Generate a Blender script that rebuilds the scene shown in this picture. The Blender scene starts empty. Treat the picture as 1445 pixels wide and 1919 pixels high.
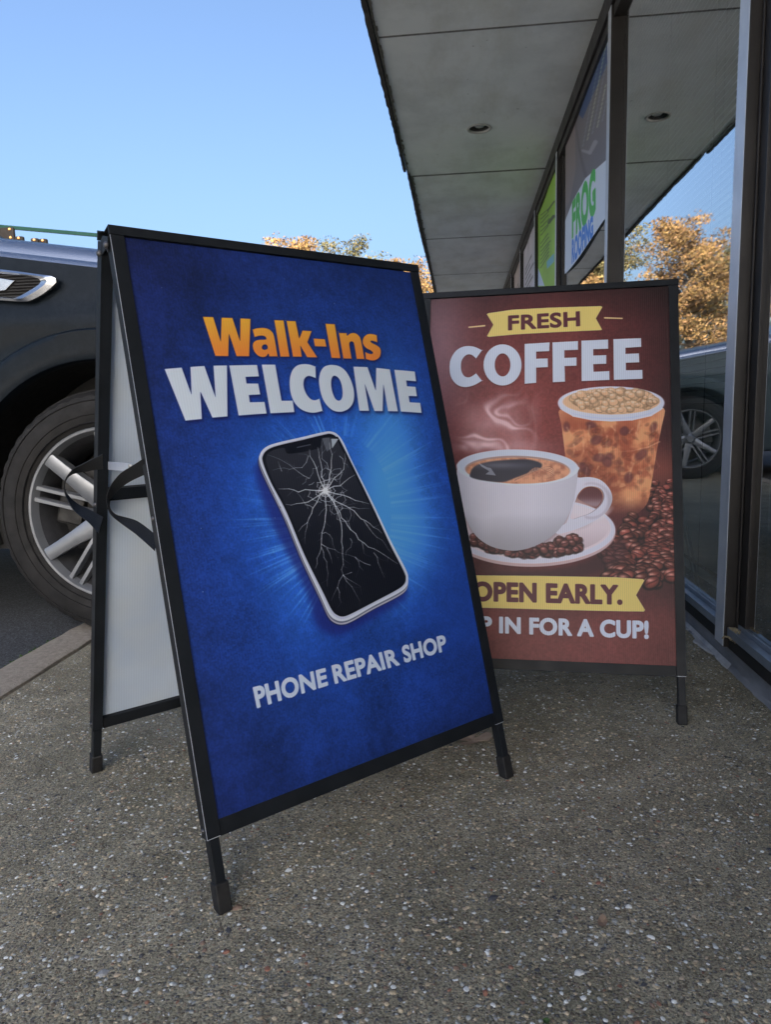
import bpy, bmesh, math, random
import numpy as np
from mathutils import Vector, Matrix
rad = math.radians
SC = bpy.context.scene
COL = SC.collection

# ------------------------------------------------------------------ camera
FPX, YAW, PITCH, ROLL, CAMH = 1338.08, 0.1077, 0.1411, -0.0259, 0.758
CXP, CYP = 722.5, 959.5
_cy, _sy, _cp, _sp = math.cos(YAW), math.sin(YAW), math.cos(PITCH), math.sin(PITCH)
CF = np.array([-_sy * _cp, _cy * _cp, -_sp])
_R = np.array([_cy, _sy, 0.0]); _U = np.cross(_R, CF)
CR = math.cos(ROLL) * _R + math.sin(ROLL) * _U
CU = -math.sin(ROLL) * _R + math.cos(ROLL) * _U
CAM = np.array([0.0, 0.0, CAMH])
cd = bpy.data.cameras.new('camera'); co = bpy.data.objects.new('camera', cd); COL.objects.link(co)
co.matrix_world = Matrix(((CR[0], CU[0], -CF[0], 0), (CR[1], CU[1], -CF[1], 0), (CR[2], CU[2], -CF[2], CAMH), (0, 0, 0, 1)))
cd.sensor_fit = 'HORIZONTAL'; cd.sensor_width = 36; cd.lens = 36 * FPX / 1445
cd.clip_start = 0.02; cd.clip_end = 3000
cd.dof.use_dof = True; cd.dof.focus_distance = 1.35; cd.dof.aperture_fstop = 18
SC.camera = co

# ------------------------------------------------------------------ sky and sun
SUN_AZ, SUN_EL = 163, 28
w = bpy.data.worlds.new("World"); SC.world = w; w.use_nodes = True
nt = w.node_tree; bg = nt.nodes['Background']
sk = nt.nodes.new('ShaderNodeTexSky'); sk.sky_type = 'NISHITA'; sk.sun_disc = False
sk.sun_elevation = rad(SUN_EL); sk.sun_rotation = rad(SUN_AZ)
sk.dust_density = 7; sk.air_density = 1.0; sk.ozone_density = 4.5
nt.links.new(sk.outputs[0], bg.inputs[0]); bg.inputs[1].default_value = 0.06
sl = bpy.data.lights.new('sun', 'SUN'); so = bpy.data.objects.new('sun', sl); COL.objects.link(so)
sl.energy = 5.0; sl.angle = rad(0.53); sl.color = (1.0, 0.91, 0.78)
_a, _e = rad(SUN_AZ), rad(SUN_EL)
tosun = Vector((math.sin(_a) * math.cos(_e), math.cos(_a) * math.cos(_e), math.sin(_e)))
so.rotation_euler = tosun.to_track_quat('Z', 'Y').to_euler(); so.location = (20, -20, 12)
vs = SC.view_settings; vs.view_transform = 'Standard'; vs.look = 'None'; vs.gamma = 1; vs.use_curve_mapping = False
vs.exposure = 2.5
try: SC.cycles.use_denoising = True
except Exception: pass

# ------------------------------------------------------------------ measuring helpers
def proj(P):
    P = np.atleast_2d(P) - CAM; z = P @ CF
    return np.stack([CXP + FPX * (P @ CR) / z, CYP - FPX * (P @ CU) / z], 1)
def ray(px): return CF + CR * (px[0] - CXP) / FPX - CU * (px[1] - CYP) / FPX
def hit(px, P0, n):
    d = ray(px); return CAM + d * (((P0 - CAM) @ n) / (d @ n))
def A3(*a): return np.array(a, float)
def sRGB(c):
    c = np.asarray(c, float)
    return np.where(c <= 0.04045, c / 12.92, ((c + 0.055) / 1.055) ** 2.4)
def c255(r, g, b): return tuple(sRGB(np.array([r, g, b]) / 255.0)) + (1.0,)

# ------------------------------------------------------------------ object helpers
def tag(o, label=None, cat=None, group=None, kind=None):
    if label: o['label'] = label
    if cat: o['category'] = cat
    if group: o['group'] = group
    if kind: o['kind'] = kind
    return o
def empty(name, loc=(0, 0, 0), rz=0.0, label=None, cat=None, group=None):
    o = bpy.data.objects.new(name, None); COL.objects.link(o); o.location = loc; o.rotation_euler = (0, 0, rz)
    o.empty_display_size = 0.05
    return tag(o, label, cat, group)
class MB:
    def __init__(s): s.v = []; s.f = []; s.m = []; s.n = 0
    def add(s, vs, fs, mi=0):
        vs = [tuple(map(float, q)) for q in vs]
        s.v += vs; s.f += [tuple(i + s.n for i in f) for f in fs]; s.m += [mi] * len(fs); s.n += len(vs); return s
    def box(s, a, b, mi=0):
        x0, y0, z0 = a; x1, y1, z1 = b
        return s.frame_box((0, 0, 0), (1, 0, 0), (0, 1, 0), (0, 0, 1), (x0, x1), (y0, y1), (z0, z1), mi)
    def frame_box(s, O, X, Y, Z, rx, ry, rz, mi=0):
        O, X, Y, Z = map(np.array, (O, X, Y, Z)); vs = []
        for z in rz:
            for y in ry:
                for x in rx: vs.append(O + X * x + Y * y + Z * z)
        fs = [(0, 2, 3, 1), (4, 5, 7, 6), (0, 1, 5, 4), (2, 6, 7, 3), (0, 4, 6, 2), (1, 3, 7, 5)]
        if np.dot(np.cross(X, Y), Z) * (rx[1] - rx[0]) * (ry[1] - ry[0]) * (rz[1] - rz[0]) < 0: fs = [f[::-1] for f in fs]
        return s.add(vs, fs, mi)
    def prism(s, pts, d, mi=0):
        # pts list of 3D points (planar), extruded by vector d
        n = len(pts); p = [np.array(q, float) for q in pts]; d = np.array(d, float)
        nor = sum((np.cross(p[i], p[(i + 1) % n]) for i in range(n)), np.zeros(3))
        vs = p + [q + d for q in p]
        fs = [tuple(range(n))[::-1], tuple(range(n, 2 * n))] + [(i, (i + 1) % n, n + (i + 1) % n, n + i) for i in range(n)]
        if nor @ d < 0: fs = [f[::-1] for f in fs]
        return s.add(vs, fs, mi)
    def tube(s, pts, r, n=10, mi=0, cap=True):
        pts = [np.array(p, float) for p in pts]; k = len(pts)
        rr = r if hasattr(r, '__len__') else [r] * k
        vs = []
        for i, p in enumerate(pts):
            t = pts[min(i + 1, k - 1)] - pts[max(i - 1, 0)]; t = t / (np.linalg.norm(t) + 1e-12)
            a = np.cross(t, [0, 0, 1]) if abs(t[2]) < .9 else np.cross(t, [1, 0, 0]); a /= np.linalg.norm(a); b = np.cross(t, a)
            for j in range(n):
                th = 2 * math.pi * j / n; vs.append(p + rr[i] * (a * math.cos(th) + b * math.sin(th)))
        fs = [(i * n + j, i * n + (j + 1) % n, (i + 1) * n + (j + 1) % n, (i + 1) * n + j) for i in range(k - 1) for j in range(n)]
        if cap: fs += [tuple(range(n))[::-1], tuple(range((k - 1) * n, k * n))]
        return s.add(vs, fs, mi)
    def lathe(s, prof, O, ax, n=48, mi=0, rmod=None):
        # prof: list of (r, t) along axis ax
        O = np.array(O, float); ax = np.array(ax, float); ax /= np.linalg.norm(ax)
        a = np.cross(ax, [0, 0, 1]) if abs(ax[2]) < .9 else np.cross(ax, [1, 0, 0]); a /= np.linalg.norm(a); b = np.cross(ax, a)
        vs = []; k = len(prof)
        for i, (r, t) in enumerate(prof):
            for j in range(n):
                th = 2 * math.pi * j / n; r2 = r + (rmod(i, j) if rmod else 0)
                vs.append(O + ax * t + r2 * (a * math.cos(th) + b * math.sin(th)))
        fs = [(i * n + j, i * n + (j + 1) % n, (i + 1) * n + (j + 1) % n, (i + 1) * n + j) for i in range(k - 1) for j in range(n)]
        return s.add(vs, fs, mi)
    def grid(s, P, mi=0, flip=False):
        P = np.asarray(P); a, b = P.shape[:2]
        fs = [(i * b + j, i * b + j + 1, (i + 1) * b + j + 1, (i + 1) * b + j) for i in range(a - 1) for j in range(b - 1)]
        if flip: fs = [f[::-1] for f in fs]
        return s.add(P.reshape(-1, 3), fs, mi)
    def build(s, name, mats, parent=None, smooth=False, bevel=0, org=None, seg=2):
        me = bpy.data.meshes.new(name); v = np.array(s.v)
        if org is not None: v = v - np.array(org)
        me.from_pydata([tuple(q) for q in v], [], s.f); me.update()
        if not isinstance(mats, (list, tuple)): mats = [mats]
        for m in mats: me.materials.append(m)
        me.polygons.foreach_set('material_index', s.m)
        if smooth: me.polygons.foreach_set('use_smooth', [True] * len(s.f))
        o = bpy.data.objects.new(name, me); COL.objects.link(o)
        if parent: o.parent = parent
        if bevel:
            b = o.modifiers.new('bevel', 'BEVEL'); b.width = bevel; b.segments = seg; b.limit_method = 'ANGLE'; b.angle_limit = rad(35)
        if smooth:
            es = o.modifiers.new('split', 'EDGE_SPLIT'); es.split_angle = rad(38)
        return o
def fast_mesh(name, V, F, mats, cols=None, parent=None, smooth=False, mi=None):
    V = np.asarray(V, np.float32); F = np.asarray(F, np.int32); k = F.shape[1]
    me = bpy.data.meshes.new(name); me.vertices.add(len(V)); me.vertices.foreach_set('co', V.ravel())
    me.loops.add(F.size); me.loops.foreach_set('vertex_index', F.ravel())
    me.polygons.add(len(F)); me.polygons.foreach_set('loop_start', np.arange(0, F.size, k, dtype=np.int32))
    try: me.polygons.foreach_set('loop_total', np.full(len(F), k, np.int32))
    except Exception: pass
    for m in (mats if isinstance(mats, (list, tuple)) else [mats]): me.materials.append(m)
    if mi is not None: me.polygons.foreach_set('material_index', np.asarray(mi, np.int32))
    me.update(calc_edges=True)
    if smooth: me.polygons.foreach_set('use_smooth', np.ones(len(F), bool))
    if cols is not None:
        ca = me.color_attributes.new('Col', 'FLOAT_COLOR', 'POINT'); ca.data.foreach_set('color', np.asarray(cols, np.float32).ravel())
    o = bpy.data.objects.new(name, me); COL.objects.link(o)
    if parent: o.parent = parent
    return o

# ------------------------------------------------------------------ materials
class NT:
    def __init__(s, name):
        s.m = bpy.data.materials.new(name); s.m.use_nodes = True; s.t = s.m.node_tree; s.b = s.t.nodes['Principled BSDF']
        s.out = s.t.nodes['Material Output']; s._c = None
    def n(s, typ, **k):
        q = s.t.nodes.new(typ)
        for a, b in k.items():
            if a.startswith('i_'):
                key = a[2:]; q.inputs[int(key) if key.isdigit() else key.replace('_', ' ')].default_value = b
            else: setattr(q, a, b)
        return q
    def l(s, a, b): s.t.links.new(a, b)
    def co(s, kind='Object'):
        if not s._c: s._c = s.n('ShaderNodeTexCoord')
        return s._c.outputs[kind]
    def noise(s, scale, detail=4, rough=.55, vec=None, sc=None):
        q = s.n('ShaderNodeTexNoise'); q.inputs['Scale'].default_value = scale; q.inputs['Detail'].default_value = detail; q.inputs['Roughness'].default_value = rough
        v = vec or s.co()
        if sc:
            mp = s.n('ShaderNodeMapping'); mp.inputs['Scale'].default_value = sc; s.l(v, mp.inputs[0]); v = mp.outputs[0]
        s.l(v, q.inputs['Vector']); return q.outputs['Fac']
    def ramp(s, fac, stops, interp='LINEAR'):
        q = s.n('ShaderNodeValToRGB'); q.color_ramp.interpolation = interp; e = q.color_ramp.elements
        while len(e) < len(stops): e.new(0.5)
        for i, (p, c) in enumerate(stops): e[i].position = p; e[i].color = c if len(c) == 4 else tuple(c) + (1,)
        s.l(fac, q.inputs[0]); return q.outputs[0]
    def mix(s, fac, a, b, mode='MIX'):
        q = s.n('ShaderNodeMix', data_type='RGBA', blend_type=mode)
        for sock, v in ((q.inputs[0], fac), (q.inputs[6], a), (q.inputs[7], b)):
            if hasattr(v, 'is_linked') or hasattr(v, 'node'): s.l(v, sock)
            elif isinstance(v, (int, float)): sock.default_value = v
            else: sock.default_value = v if len(v) == 4 else tuple(v) + (1,)
        return q.outputs[2]
    def math(s, op, a, b=0.0, clamp=False):
        q = s.n('ShaderNodeMath', operation=op, use_clamp=clamp)
        for i, v in enumerate((a, b)):
            if hasattr(v, 'node'): s.l(v, q.inputs[i])
            else: q.inputs[i].default_value = v
        return q.outputs[0]
    def bump(s, h, strength=.3, dist=.002):
        q = s.n('ShaderNodeBump'); q.inputs['Strength'].default_value = strength; q.inputs['Distance'].default_value = dist
        s.l(h, q.inputs['Height']); s.l(q.outputs[0], s.b.inputs['Normal']); return q
    def base(s, v):
        if hasattr(v, 'node'): s.l(v, s.b.inputs['Base Color'])
        else: s.b.inputs['Base Color'].default_value = v if len(v) == 4 else tuple(v) + (1,)
        return s
    def set(s, **k):
        for a, b in k.items():
            i = s.b.inputs[a.replace('_', ' ')]
            if hasattr(b, 'node'): s.l(b, i)
            else: i.default_value = b
        return s
def varied(name, c1, c2, scale=8, rough=.5, r2=None, metal=0.0, bump=0.0, bscale=60, dist=.001, spec=.5, sc=None):
    t = NT(name); f = t.noise(scale, 5, .6, sc=sc)
    t.base(t.ramp(f, [(.3, c1), (.7, c2)]))
    if r2 is None: t.set(Roughness=rough)
    else: t.set(Roughness=t.ramp(t.noise(scale * 1.7, 4), [(.3, (rough,) * 3), (.7, (r2,) * 3)]))
    t.set(Metallic=metal, Specular_IOR_Level=spec)
    if bump: t.bump(t.noise(bscale, 4), bump, dist)
    return t.m

M = {}
M['powder'] = varied('black_powder_coat', (.009, .011, .014), (.016, .019, .024), 14, .38, .5, bump=.25, bscale=900, dist=.0004, spec=.22)
M['rubber_foot'] = varied('black_rubber', (.010, .010, .011), (.018, .018, .019), 30, .6, .8, bump=.2, bscale=300, dist=.0004)
M['webbing'] = None
M['steel'] = varied('worn_steel', (.35, .35, .36), (.55, .55, .56), 40, .3, .5, metal=.9)
M['steel_dark'] = varied('dark_bolt', (.06, .06, .065), (.14, .14, .15), 60, .35, .55, metal=.7)
M['hinge_plate'] = varied('hinge_plate', (.2, .2, .21), (.4, .4, .42), 60, .35, .55, metal=.6)
t = NT('nylon_webbing'); wv = t.n('ShaderNodeTexWave', wave_type='BANDS', bands_direction='X'); wv.inputs['Scale'].default_value = 1.0
uvn = t.n('ShaderNodeUVMap'); mp = t.n('ShaderNodeMapping'); mp.inputs['Scale'].default_value = (46, 8, 1); t.l(uvn.outputs[0], mp.inputs[0]); t.l(mp.outputs[0], wv.inputs['Vector'])
t.base(t.ramp(wv.outputs['Fac'], [(.25, (.004, .004, .005)), (.8, (.035, .037, .042))])); t.set(Roughness=.6, Specular_IOR_Level=.35); t.bump(wv.outputs['Fac'], .9, .0012); M['webbing'] = t.m
t = NT('white_corrugated_plastic'); f = t.noise(3.0, 3, .5); g = t.noise(9.0, 2, .5)
cc = t.mix(t.ramp(g, [(.45, (0, 0, 0)), (.75, (.35, .35, .35))]), t.ramp(f, [(.3, (.50, .60, .76)), (.6, (.66, .76, .90))]), (.74, .76, .72))
t.base(cc); wv = t.n('ShaderNodeTexWave', wave_type='BANDS', bands_direction='X', wave_profile='SIN'); wv.inputs['Scale'].default_value = 60; t.l(t.co(), wv.inputs['Vector'])
t.base(t.mix(t.math('MULTIPLY', wv.outputs['Fac'], .12), cc, (.3, .34, .42))); t.bump(wv.outputs['Fac'], .15, .0006); t.set(Roughness=.42); M['coro'] = t.m

# exposed aggregate concrete
def aggregate():
    t = NT('exposed_aggregate_concrete'); P = t.co()
    big = t.noise(1.7, 6, .68); mid = t.noise(9, 5, .65); fine = t.noise(260, 4, .7); mott = t.noise(55, 4, .7)
    base = t.ramp(mid, [(.30, (.265, .238, .178)), (.5, (.40, .362, .280)), (.72, (.53, .485, .385))])
    base = t.mix(t.ramp(big, [(.42, (0, 0, 0)), (.62, (.7, .7, .7))]), base, (.20, .19, .135))
    base = t.mix(t.ramp(mott, [(.30, (.6, .6, .6)), (.46, (0, 0, 0))]), base, (.085, .078, .066))
    base = t.mix(.8, base, t.ramp(fine, [(.32, (.12, .12, .11)), (.68, (1.75, 1.72, 1.58))]), 'MULTIPLY')
    hs = []
    for scl, wgt in ((150, .0), (270, .0)):
        vo = t.n('ShaderNodeTexVoronoi', feature='F1'); vo.inputs['Scale'].default_value = scl
        dn = t.n('ShaderNodeMapping'); nz = t.n('ShaderNodeTexNoise'); nz.inputs['Scale'].default_value = scl * 1.3; nz.inputs['Detail'].default_value = 2
        t.l(P, nz.inputs['Vector']); ad = t.n('ShaderNodeVectorMath', operation='MULTIPLY_ADD'); t.l(nz.outputs['Color'], ad.inputs[0]); ad.inputs[1].default_value = (.9 / scl,) * 3; t.l(P, ad.inputs[2])
        t.l(ad.outputs[0], vo.inputs['Vector'])
        sep = t.n('ShaderNodeSeparateColor'); t.l(vo.outputs['Color'], sep.inputs[0])
        stone = t.ramp(sep.outputs[0], [(0, (.19, .155, .115)), (.2, (.30, .25, .20)), (.38, (.14, .14, .144)), (.52, (.38, .32, .25)), (.66, (.26, .26, .25)), (.78, (.20, .17, .15)), (.88, (.48, .45, .39)), (.95, (.66, .64, .60))], 'CONSTANT')
        inside = t.ramp(vo.outputs['Distance'], [(.28, (1, 1, 1)), (.48, (0, 0, 0))])
        has = t.ramp(sep.outputs[1], [(.0, (0, 0, 0)), (.42, (1, 1, 1))], 'CONSTANT')
        fac = t.math('MULTIPLY', inside, has); hs.append(fac)
        base = t.mix(t.math('MULTIPLY', fac, .92), base, stone)
    t.base(base)
    h = t.math('ADD', t.math('MULTIPLY', hs[0], 1.0), t.math('MULTIPLY', hs[1], .6)); h = t.math('ADD', h, t.math('MULTIPLY', fine, .9)); h = t.math('ADD', h, t.math('MULTIPLY', mott, 1.2))
    t.bump(h, 1.0, .0030); t.set(Roughness=.88, Specular_IOR_Level=.3); return t.m
M['aggregate'] = aggregate()
t = NT('pebble_stone'); at = t.n('ShaderNodeAttribute', attribute_name='Col'); nz = t.noise(420, 3, .6)
t.base(t.mix(.6, at.outputs['Color'], t.ramp(nz, [(.3, (.55, .55, .55)), (.7, (1.45, 1.45, 1.40))]), 'MULTIPLY')); t.set(Roughness=.72, Specular_IOR_Level=.35); M['pebble'] = t.m
def peb(name, c1, c2): return varied(name, c1, c2, 160, .6, .8, bump=.2, bscale=500, dist=.0005)
PEB = [peb('white_pebble', (.60, .61, .60), (.80, .80, .78)), peb('grey_pebble', (.28, .28, .285), (.42, .42, .42)), peb('tan_pebble', (.38, .30, .22), (.55, .45, .33)),
       peb('brown_pebble', (.20, .14, .10), (.30, .20, .15)), peb('dark_pebble', (.05, .053, .06), (.10, .10, .11)), peb('rust_pebble', (.28, .13, .09), (.38, .18, .12))]
t = NT('asphalt'); f = t.noise(60, 5, .75); g = t.noise(150, 4, .8); b_ = t.noise(.8, 4, .6)
cc = t.mix(.8, t.ramp(b_, [(.3, (.050, .054, .060)), (.7, (.090, .094, .100))]), t.ramp(g, [(.38, (.3, .3, .3)), (.5, (.8, .8, .8)), (.66, (2.4, 2.4, 2.6))]), 'MULTIPLY')
t.base(cc); t.bump(t.math('ADD', f, g), .9, .005); t.set(Roughness=.85); M['asphalt'] = t.m
M['bounce_ground'] = varied('pale_bounce_ground', (.30, .29, .27), (.40, .39, .365), 1.2, .85, .95, bump=.3, bscale=40)  # surface of the added ground that bounces sunlight
M['edging'] = varied('concrete_edging', (.26, .225, .185), (.40, .35, .29), 70, .85, .95, bump=.9, bscale=240, dist=.003)
M['base_concrete'] = varied('painted_base_concrete', (.10, .11, .125), (.30, .30, .32), 9, .7, .9, bump=.5, bscale=60, dist=.003, sc=(1, .3, 1))
M['whitewash'] = varied('pale_cement_smear', (.30, .31, .33), (.50, .50, .52), 30, .85, .95, bump=.6, bscale=90, dist=.003)
t = NT('soffit_plaster'); f = t.noise(1.3, 6, .65); g = t.noise(4.5, 5, .7, sc=(1, .35, 1)); s_ = t.noise(45, 3, .6); sp = t.noise(38, 2, .4)
cc = t.ramp(f, [(.28, (.62, .65, .66)), (.5, (.80, .83, .84)), (.72, (.88, .90, .90))])
cc = t.mix(t.ramp(g, [(.46, (0, 0, 0)), (.75, (.55, .55, .55))]), cc, (.56, .56, .50))
cc = t.mix(t.ramp(sp, [(.76, (0, 0, 0)), (.80, (.5, .5, .5))]), cc, (.08, .07, .06))
t.base(cc); t.bump(t.math('ADD', s_, t.math('MULTIPLY', g, 2)), .35, .002); t.set(Roughness=.85); M['soffit'] = t.m
M['joint'] = varied('joint_sealant', (.09, .09, .09), (.16, .16, .155), 20, .9)
M['stain'] = varied('soffit_edge_stain', (.10, .085, .06), (.30, .28, .24), 12, .9)
M['fascia'] = varied('dark_fascia_timber', (.018, .016, .015), (.05, .042, .038), 7, .7, .9, bump=.5, bscale=40, dist=.003)
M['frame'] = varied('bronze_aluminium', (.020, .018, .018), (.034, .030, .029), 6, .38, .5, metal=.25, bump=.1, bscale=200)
M['lit_and_bare'] = varied('sky_lit_and_bare_metal', (.50, .54, .62), (.62, .66, .74), 9, .34, .45, metal=.25)  # sky light put into the mullion front colour; also serves bare metal
M['sill'] = varied('grey_aluminium_sill', (.14, .17, .21), (.24, .28, .34), 7, .30, .45, metal=.3, bump=.15, bscale=60)
M['gasket'] = varied('black_gasket', (.006, .006, .007), (.012, .012, .013), 20, .6)
M['wall'] = varied('interior_wall', (.42, .42, .41), (.5, .5, .49), 2, .8)
M['interior_floor'] = varied('interior_carpet', (.16, .16, .165), (.22, .22, .225), 30, .9)
M['roof'] = varied('roof_felt', (.04, .04, .04), (.08, .08, .08), 5, .9)
M['brick_wall'] = varied('rendered_wall', (.30, .28, .25), (.38, .36, .33), 3, .85, bump=.3)
M['slat'] = varied('blind_slat', (.84, .88, .86), (.90, .93, .91), 12, .5)
M['cord'] = varied('blind_cord', (.2, .2, .2), (.3, .3, .3), 30, .7)
M['lamp_dark'] = varied('downlight_recess', (.02, .02, .02), (.05, .05, .05), 20, .5)
M['lamp_ring'] = varied('downlight_ring', (.35, .35, .34), (.5, .5, .48), 20, .45)
M['bulb'] = varied('frosted_bulb', (.55, .55, .53), (.7, .7, .68), 10, .35)
# tinted reflective glass
t = NT('tinted_glass'); fr = t.n('ShaderNodeFresnel'); fr.inputs[0].default_value = 2.3
gl = t.n('ShaderNodeBsdfGlossy'); gl.inputs['Roughness'].default_value = .012; gl.inputs['Color'].default_value = (1, 1, 1, 1)
tr = t.n('ShaderNodeBsdfTransparent'); tr.inputs['Color'].default_value = (.86, .92, .92, 1)
nb = t.n('ShaderNodeBump'); nb.inputs['Strength'].default_value = .03; nb.inputs['Distance'].default_value = .01; t.l(t.noise(1.6, 2), nb.inputs['Height']); t.l(nb.outputs[0], gl.inputs['Normal'])
mx = t.n('ShaderNodeMixShader'); gm = t.math('MULTIPLY', fr.outputs[0], 2.1, True); t.l(gm, mx.inputs[0]); t.l(tr.outputs[0], mx.inputs[1]); t.l(gl.outputs[0], mx.inputs[2]); t.l(mx.outputs[0], t.out.inputs[0]); M['glass'] = t.m
t = NT('pane_inner_face'); tr = t.n('ShaderNodeBsdfTransparent'); tr.inputs['Color'].default_value = (.97, .98, .98, 1); t.l(tr.outputs[0], t.out.inputs[0]); M['glass_in'] = t.m
t = NT('pane_edge'); t.base((.02, .04, .035)); t.set(Roughness=.3); M['glass_edge'] = t.m
# vehicles
def paint(name, c):
    t = NT(name); dn = t.noise(5, 6, .7); d2 = t.noise(60, 4, .7); sx = t.n('ShaderNodeSeparateXYZ'); t.l(t.co(), sx.inputs[0])
    low = t.ramp(sx.outputs['Z'], [(.35, (1, 1, 1)), (1.0, (.55, .55, .55))]); dust = t.math('MULTIPLY', t.ramp(dn, [(.38, (.12, .12, .12)), (.66, (1, 1, 1))]), t.ramp(d2, [(.35, (.2, .2, .2)), (.65, (1, 1, 1))]))
    dust = t.math('MULTIPLY', dust, low)
    t.base(t.mix(t.math('MULTIPLY', dust, .30), c, (.05, .066, .085))); t.set(Roughness=t.math('ADD', t.math('MULTIPLY', dust, .25), .28), Specular_IOR_Level=.2); return t.m
M['paint'] = paint('dusty_dark_paint', (.003, .006, .010)); M['paint2'] = paint('grey_green_paint', (.06, .085, .095)); M['sky_sheen'] = varied('sky_sheen_paint', (.30, .325, .38), (.32, .345, .40), 3, .24, .27, metal=.9)  # the last one paints reflected sky into the rolled body edges
M['chrome'] = varied('chrome_trim', (.42, .43, .45), (.62, .63, .66), 12, .12, .3, metal=1.0)
M['alloy'] = varied('painted_alloy', (.19, .20, .215), (.27, .28, .30), 9, .28, .4, metal=.5)
M['alloy_dark'] = varied('alloy_inner', (.05, .052, .056), (.10, .10, .11), 12, .4, .6, metal=.4)
M['brake'] = varied('brake_metal', (.03, .029, .028), (.07, .067, .064), 22, .4, .6, metal=.6)
M['tyre'] = varied('tyre_rubber', (.004, .0038, .004), (.011, .0098, .0095), 13, .7, .9, bump=.35, bscale=120, dist=.0015)
M['black_plastic'] = varied('black_plastic', (.008, .008, .009), (.016, .016, .017), 30, .5, .65)
M['car_glass'] = varied('car_glass', (.008, .010, .011), (.012, .014, .015), 2, .05)
M['headlamp'] = varied('headlamp_lens', (.45, .46, .48), (.6, .61, .63), 6, .1)
M['tail'] = varied('red_lens', (.25, .01, .01), (.3, .015, .012), 6, .2)
M['green_steel'] = varied('dark_green_steel', (.002, .012, .010), (.004, .018, .015), 5, .6, .7, spec=.08)
M['box_dark'] = varied('dark_grey_box', (.006, .005, .005), (.011, .010, .010), 9, .7, spec=.05)
t = NT('amber_marker_lamp'); t.base((.30, .15, .05)); t.set(Roughness=.3); M['amber'] = t.m
M['bark'] = varied('bark', (.06, .045, .03), (.13, .10, .07), 9, .9, bump=.8, bscale=14, dist=.02)
def leafmat(name, c1, c2):
    t = NT(name); at = t.n('ShaderNodeAttribute', attribute_name='Col'); f = t.noise(1.3, 3, .6)
    t.base(t.mix(1.0, t.ramp(f, [(.3, c1), (.7, c2)]), at.outputs['Color'], 'MULTIPLY')); t.set(Roughness=.75, Specular_IOR_Level=.2)
    t.b.inputs['Subsurface Weight'].default_value = 0.0
    return t.m
M['leaf_gold'] = leafmat('golden_foliage', (.118, .070, .028), (.170, .112, .046)); M['leaf_olive'] = leafmat('olive_foliage', (.060, .060, .026), (.105, .092, .040))
M['dry_leaf'] = varied('dry_leaf', (.30, .22, .17), (.42, .33, .26), 60, .8, bump=.3, bscale=200)
M['dry_leaf2'] = varied('small_brown_leaf', (.26, .17, .11), (.36, .25, .17), 60, .8)
M['green_leaf'] = varied('green_leaf', (.04, .09, .02), (.08, .14, .04), 60, .6)
M['moss'] = varied('moss', (.02, .05, .008), (.06, .12, .02), 60, .95)
M['debris'] = varied('grit_and_lichen', (.16, .13, .07), (.34, .29, .20), 120, .95)
M['paper_white'] = varied('banner_vinyl', (.6, .6, .6), (.66, .66, .66), 4, .5)

# ================================================================== RASTER ARTWORK for flat prints
def sm(pts, k=6):
    p = np.array(pts, float); n = len(p); out = []
    for i in range(n):
        p0, p1, p2, p3 = p[i - 1], p[i], p[(i + 1) % n], p[(i + 2) % n]
        for j in range(k):
            t = j / k; out.append(.5 * ((2 * p1) + (-p0 + p2) * t + (2 * p0 - 5 * p1 + 4 * p2 - p3) * t * t + (-p0 + 3 * p1 - 3 * p2 + p3) * t ** 3))
    return np.array(out)
def edges_of(poly):
    p = np.array(poly, float); q = np.roll(p, -1, 0); return np.hstack([p, q])
def boxblur(a, r):
    r = int(max(1, r))
    for ax in (0, 1):
        pad = [(0, 0)] * a.ndim; pad[ax] = (r + 1, r); c = np.cumsum(np.pad(a, pad, mode='edge'), axis=ax, dtype=np.float64)
        n = a.shape[ax]; s1 = [slice(None)] * a.ndim; s2 = [slice(None)] * a.ndim
        s1[ax] = slice(2 * r + 1, 2 * r + 1 + n); s2[ax] = slice(0, n)
        a = ((c[tuple(s1)] - c[tuple(s2)]) / (2 * r + 1)).astype(np.float32)
    return a
def blur(a, s):
    r = max(1, int(round(s * .95)))
    return boxblur(boxblur(boxblur(a, r), r), r)
def dilate(m, r):
    if r <= 0: return m
    out = m.copy(); k = int(math.ceil(r))
    for dy in range(-k, k + 1):
        for dx in range(-k, k + 1):
            d = math.hypot(dx, dy)
            if 0 < d < r + 1: out = np.maximum(out, np.roll(np.roll(m, dy, 0), dx, 1) * min(1, r + 1 - d))
    return out
def vnoise(h, w, cell, rng, octs=3):
    out = np.zeros((h, w), np.float32); amp = 1.0; tot = 0
    for o in range(octs):
        c = max(2.0, cell / 2 ** o); gh, gw = int(h / c) + 3, int(w / c) + 3; g = rng.random((gh, gw)).astype(np.float32)
        y = np.arange(h) / c; x = np.arange(w) / c; yi = y.astype(int); xi = x.astype(int); fy = (y - yi)[:, None]; fx = (x - xi)[None]
        fy = fy * fy * (3 - 2 * fy); fx = fx * fx * (3 - 2 * fx)
        a = g[yi][:, xi]; b = g[yi][:, xi + 1]; cc = g[yi + 1][:, xi]; d = g[yi + 1][:, xi + 1]
        out += amp * ((a * (1 - fx) + b * fx) * (1 - fy) + (cc * (1 - fx) + d * fx) * fy); tot += amp; amp *= .5
    return out / tot
def sst(a, b, x): 
    t = np.clip((x - a) / (b - a), 0, 1); return t * t * (3 - 2 * t)
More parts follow.
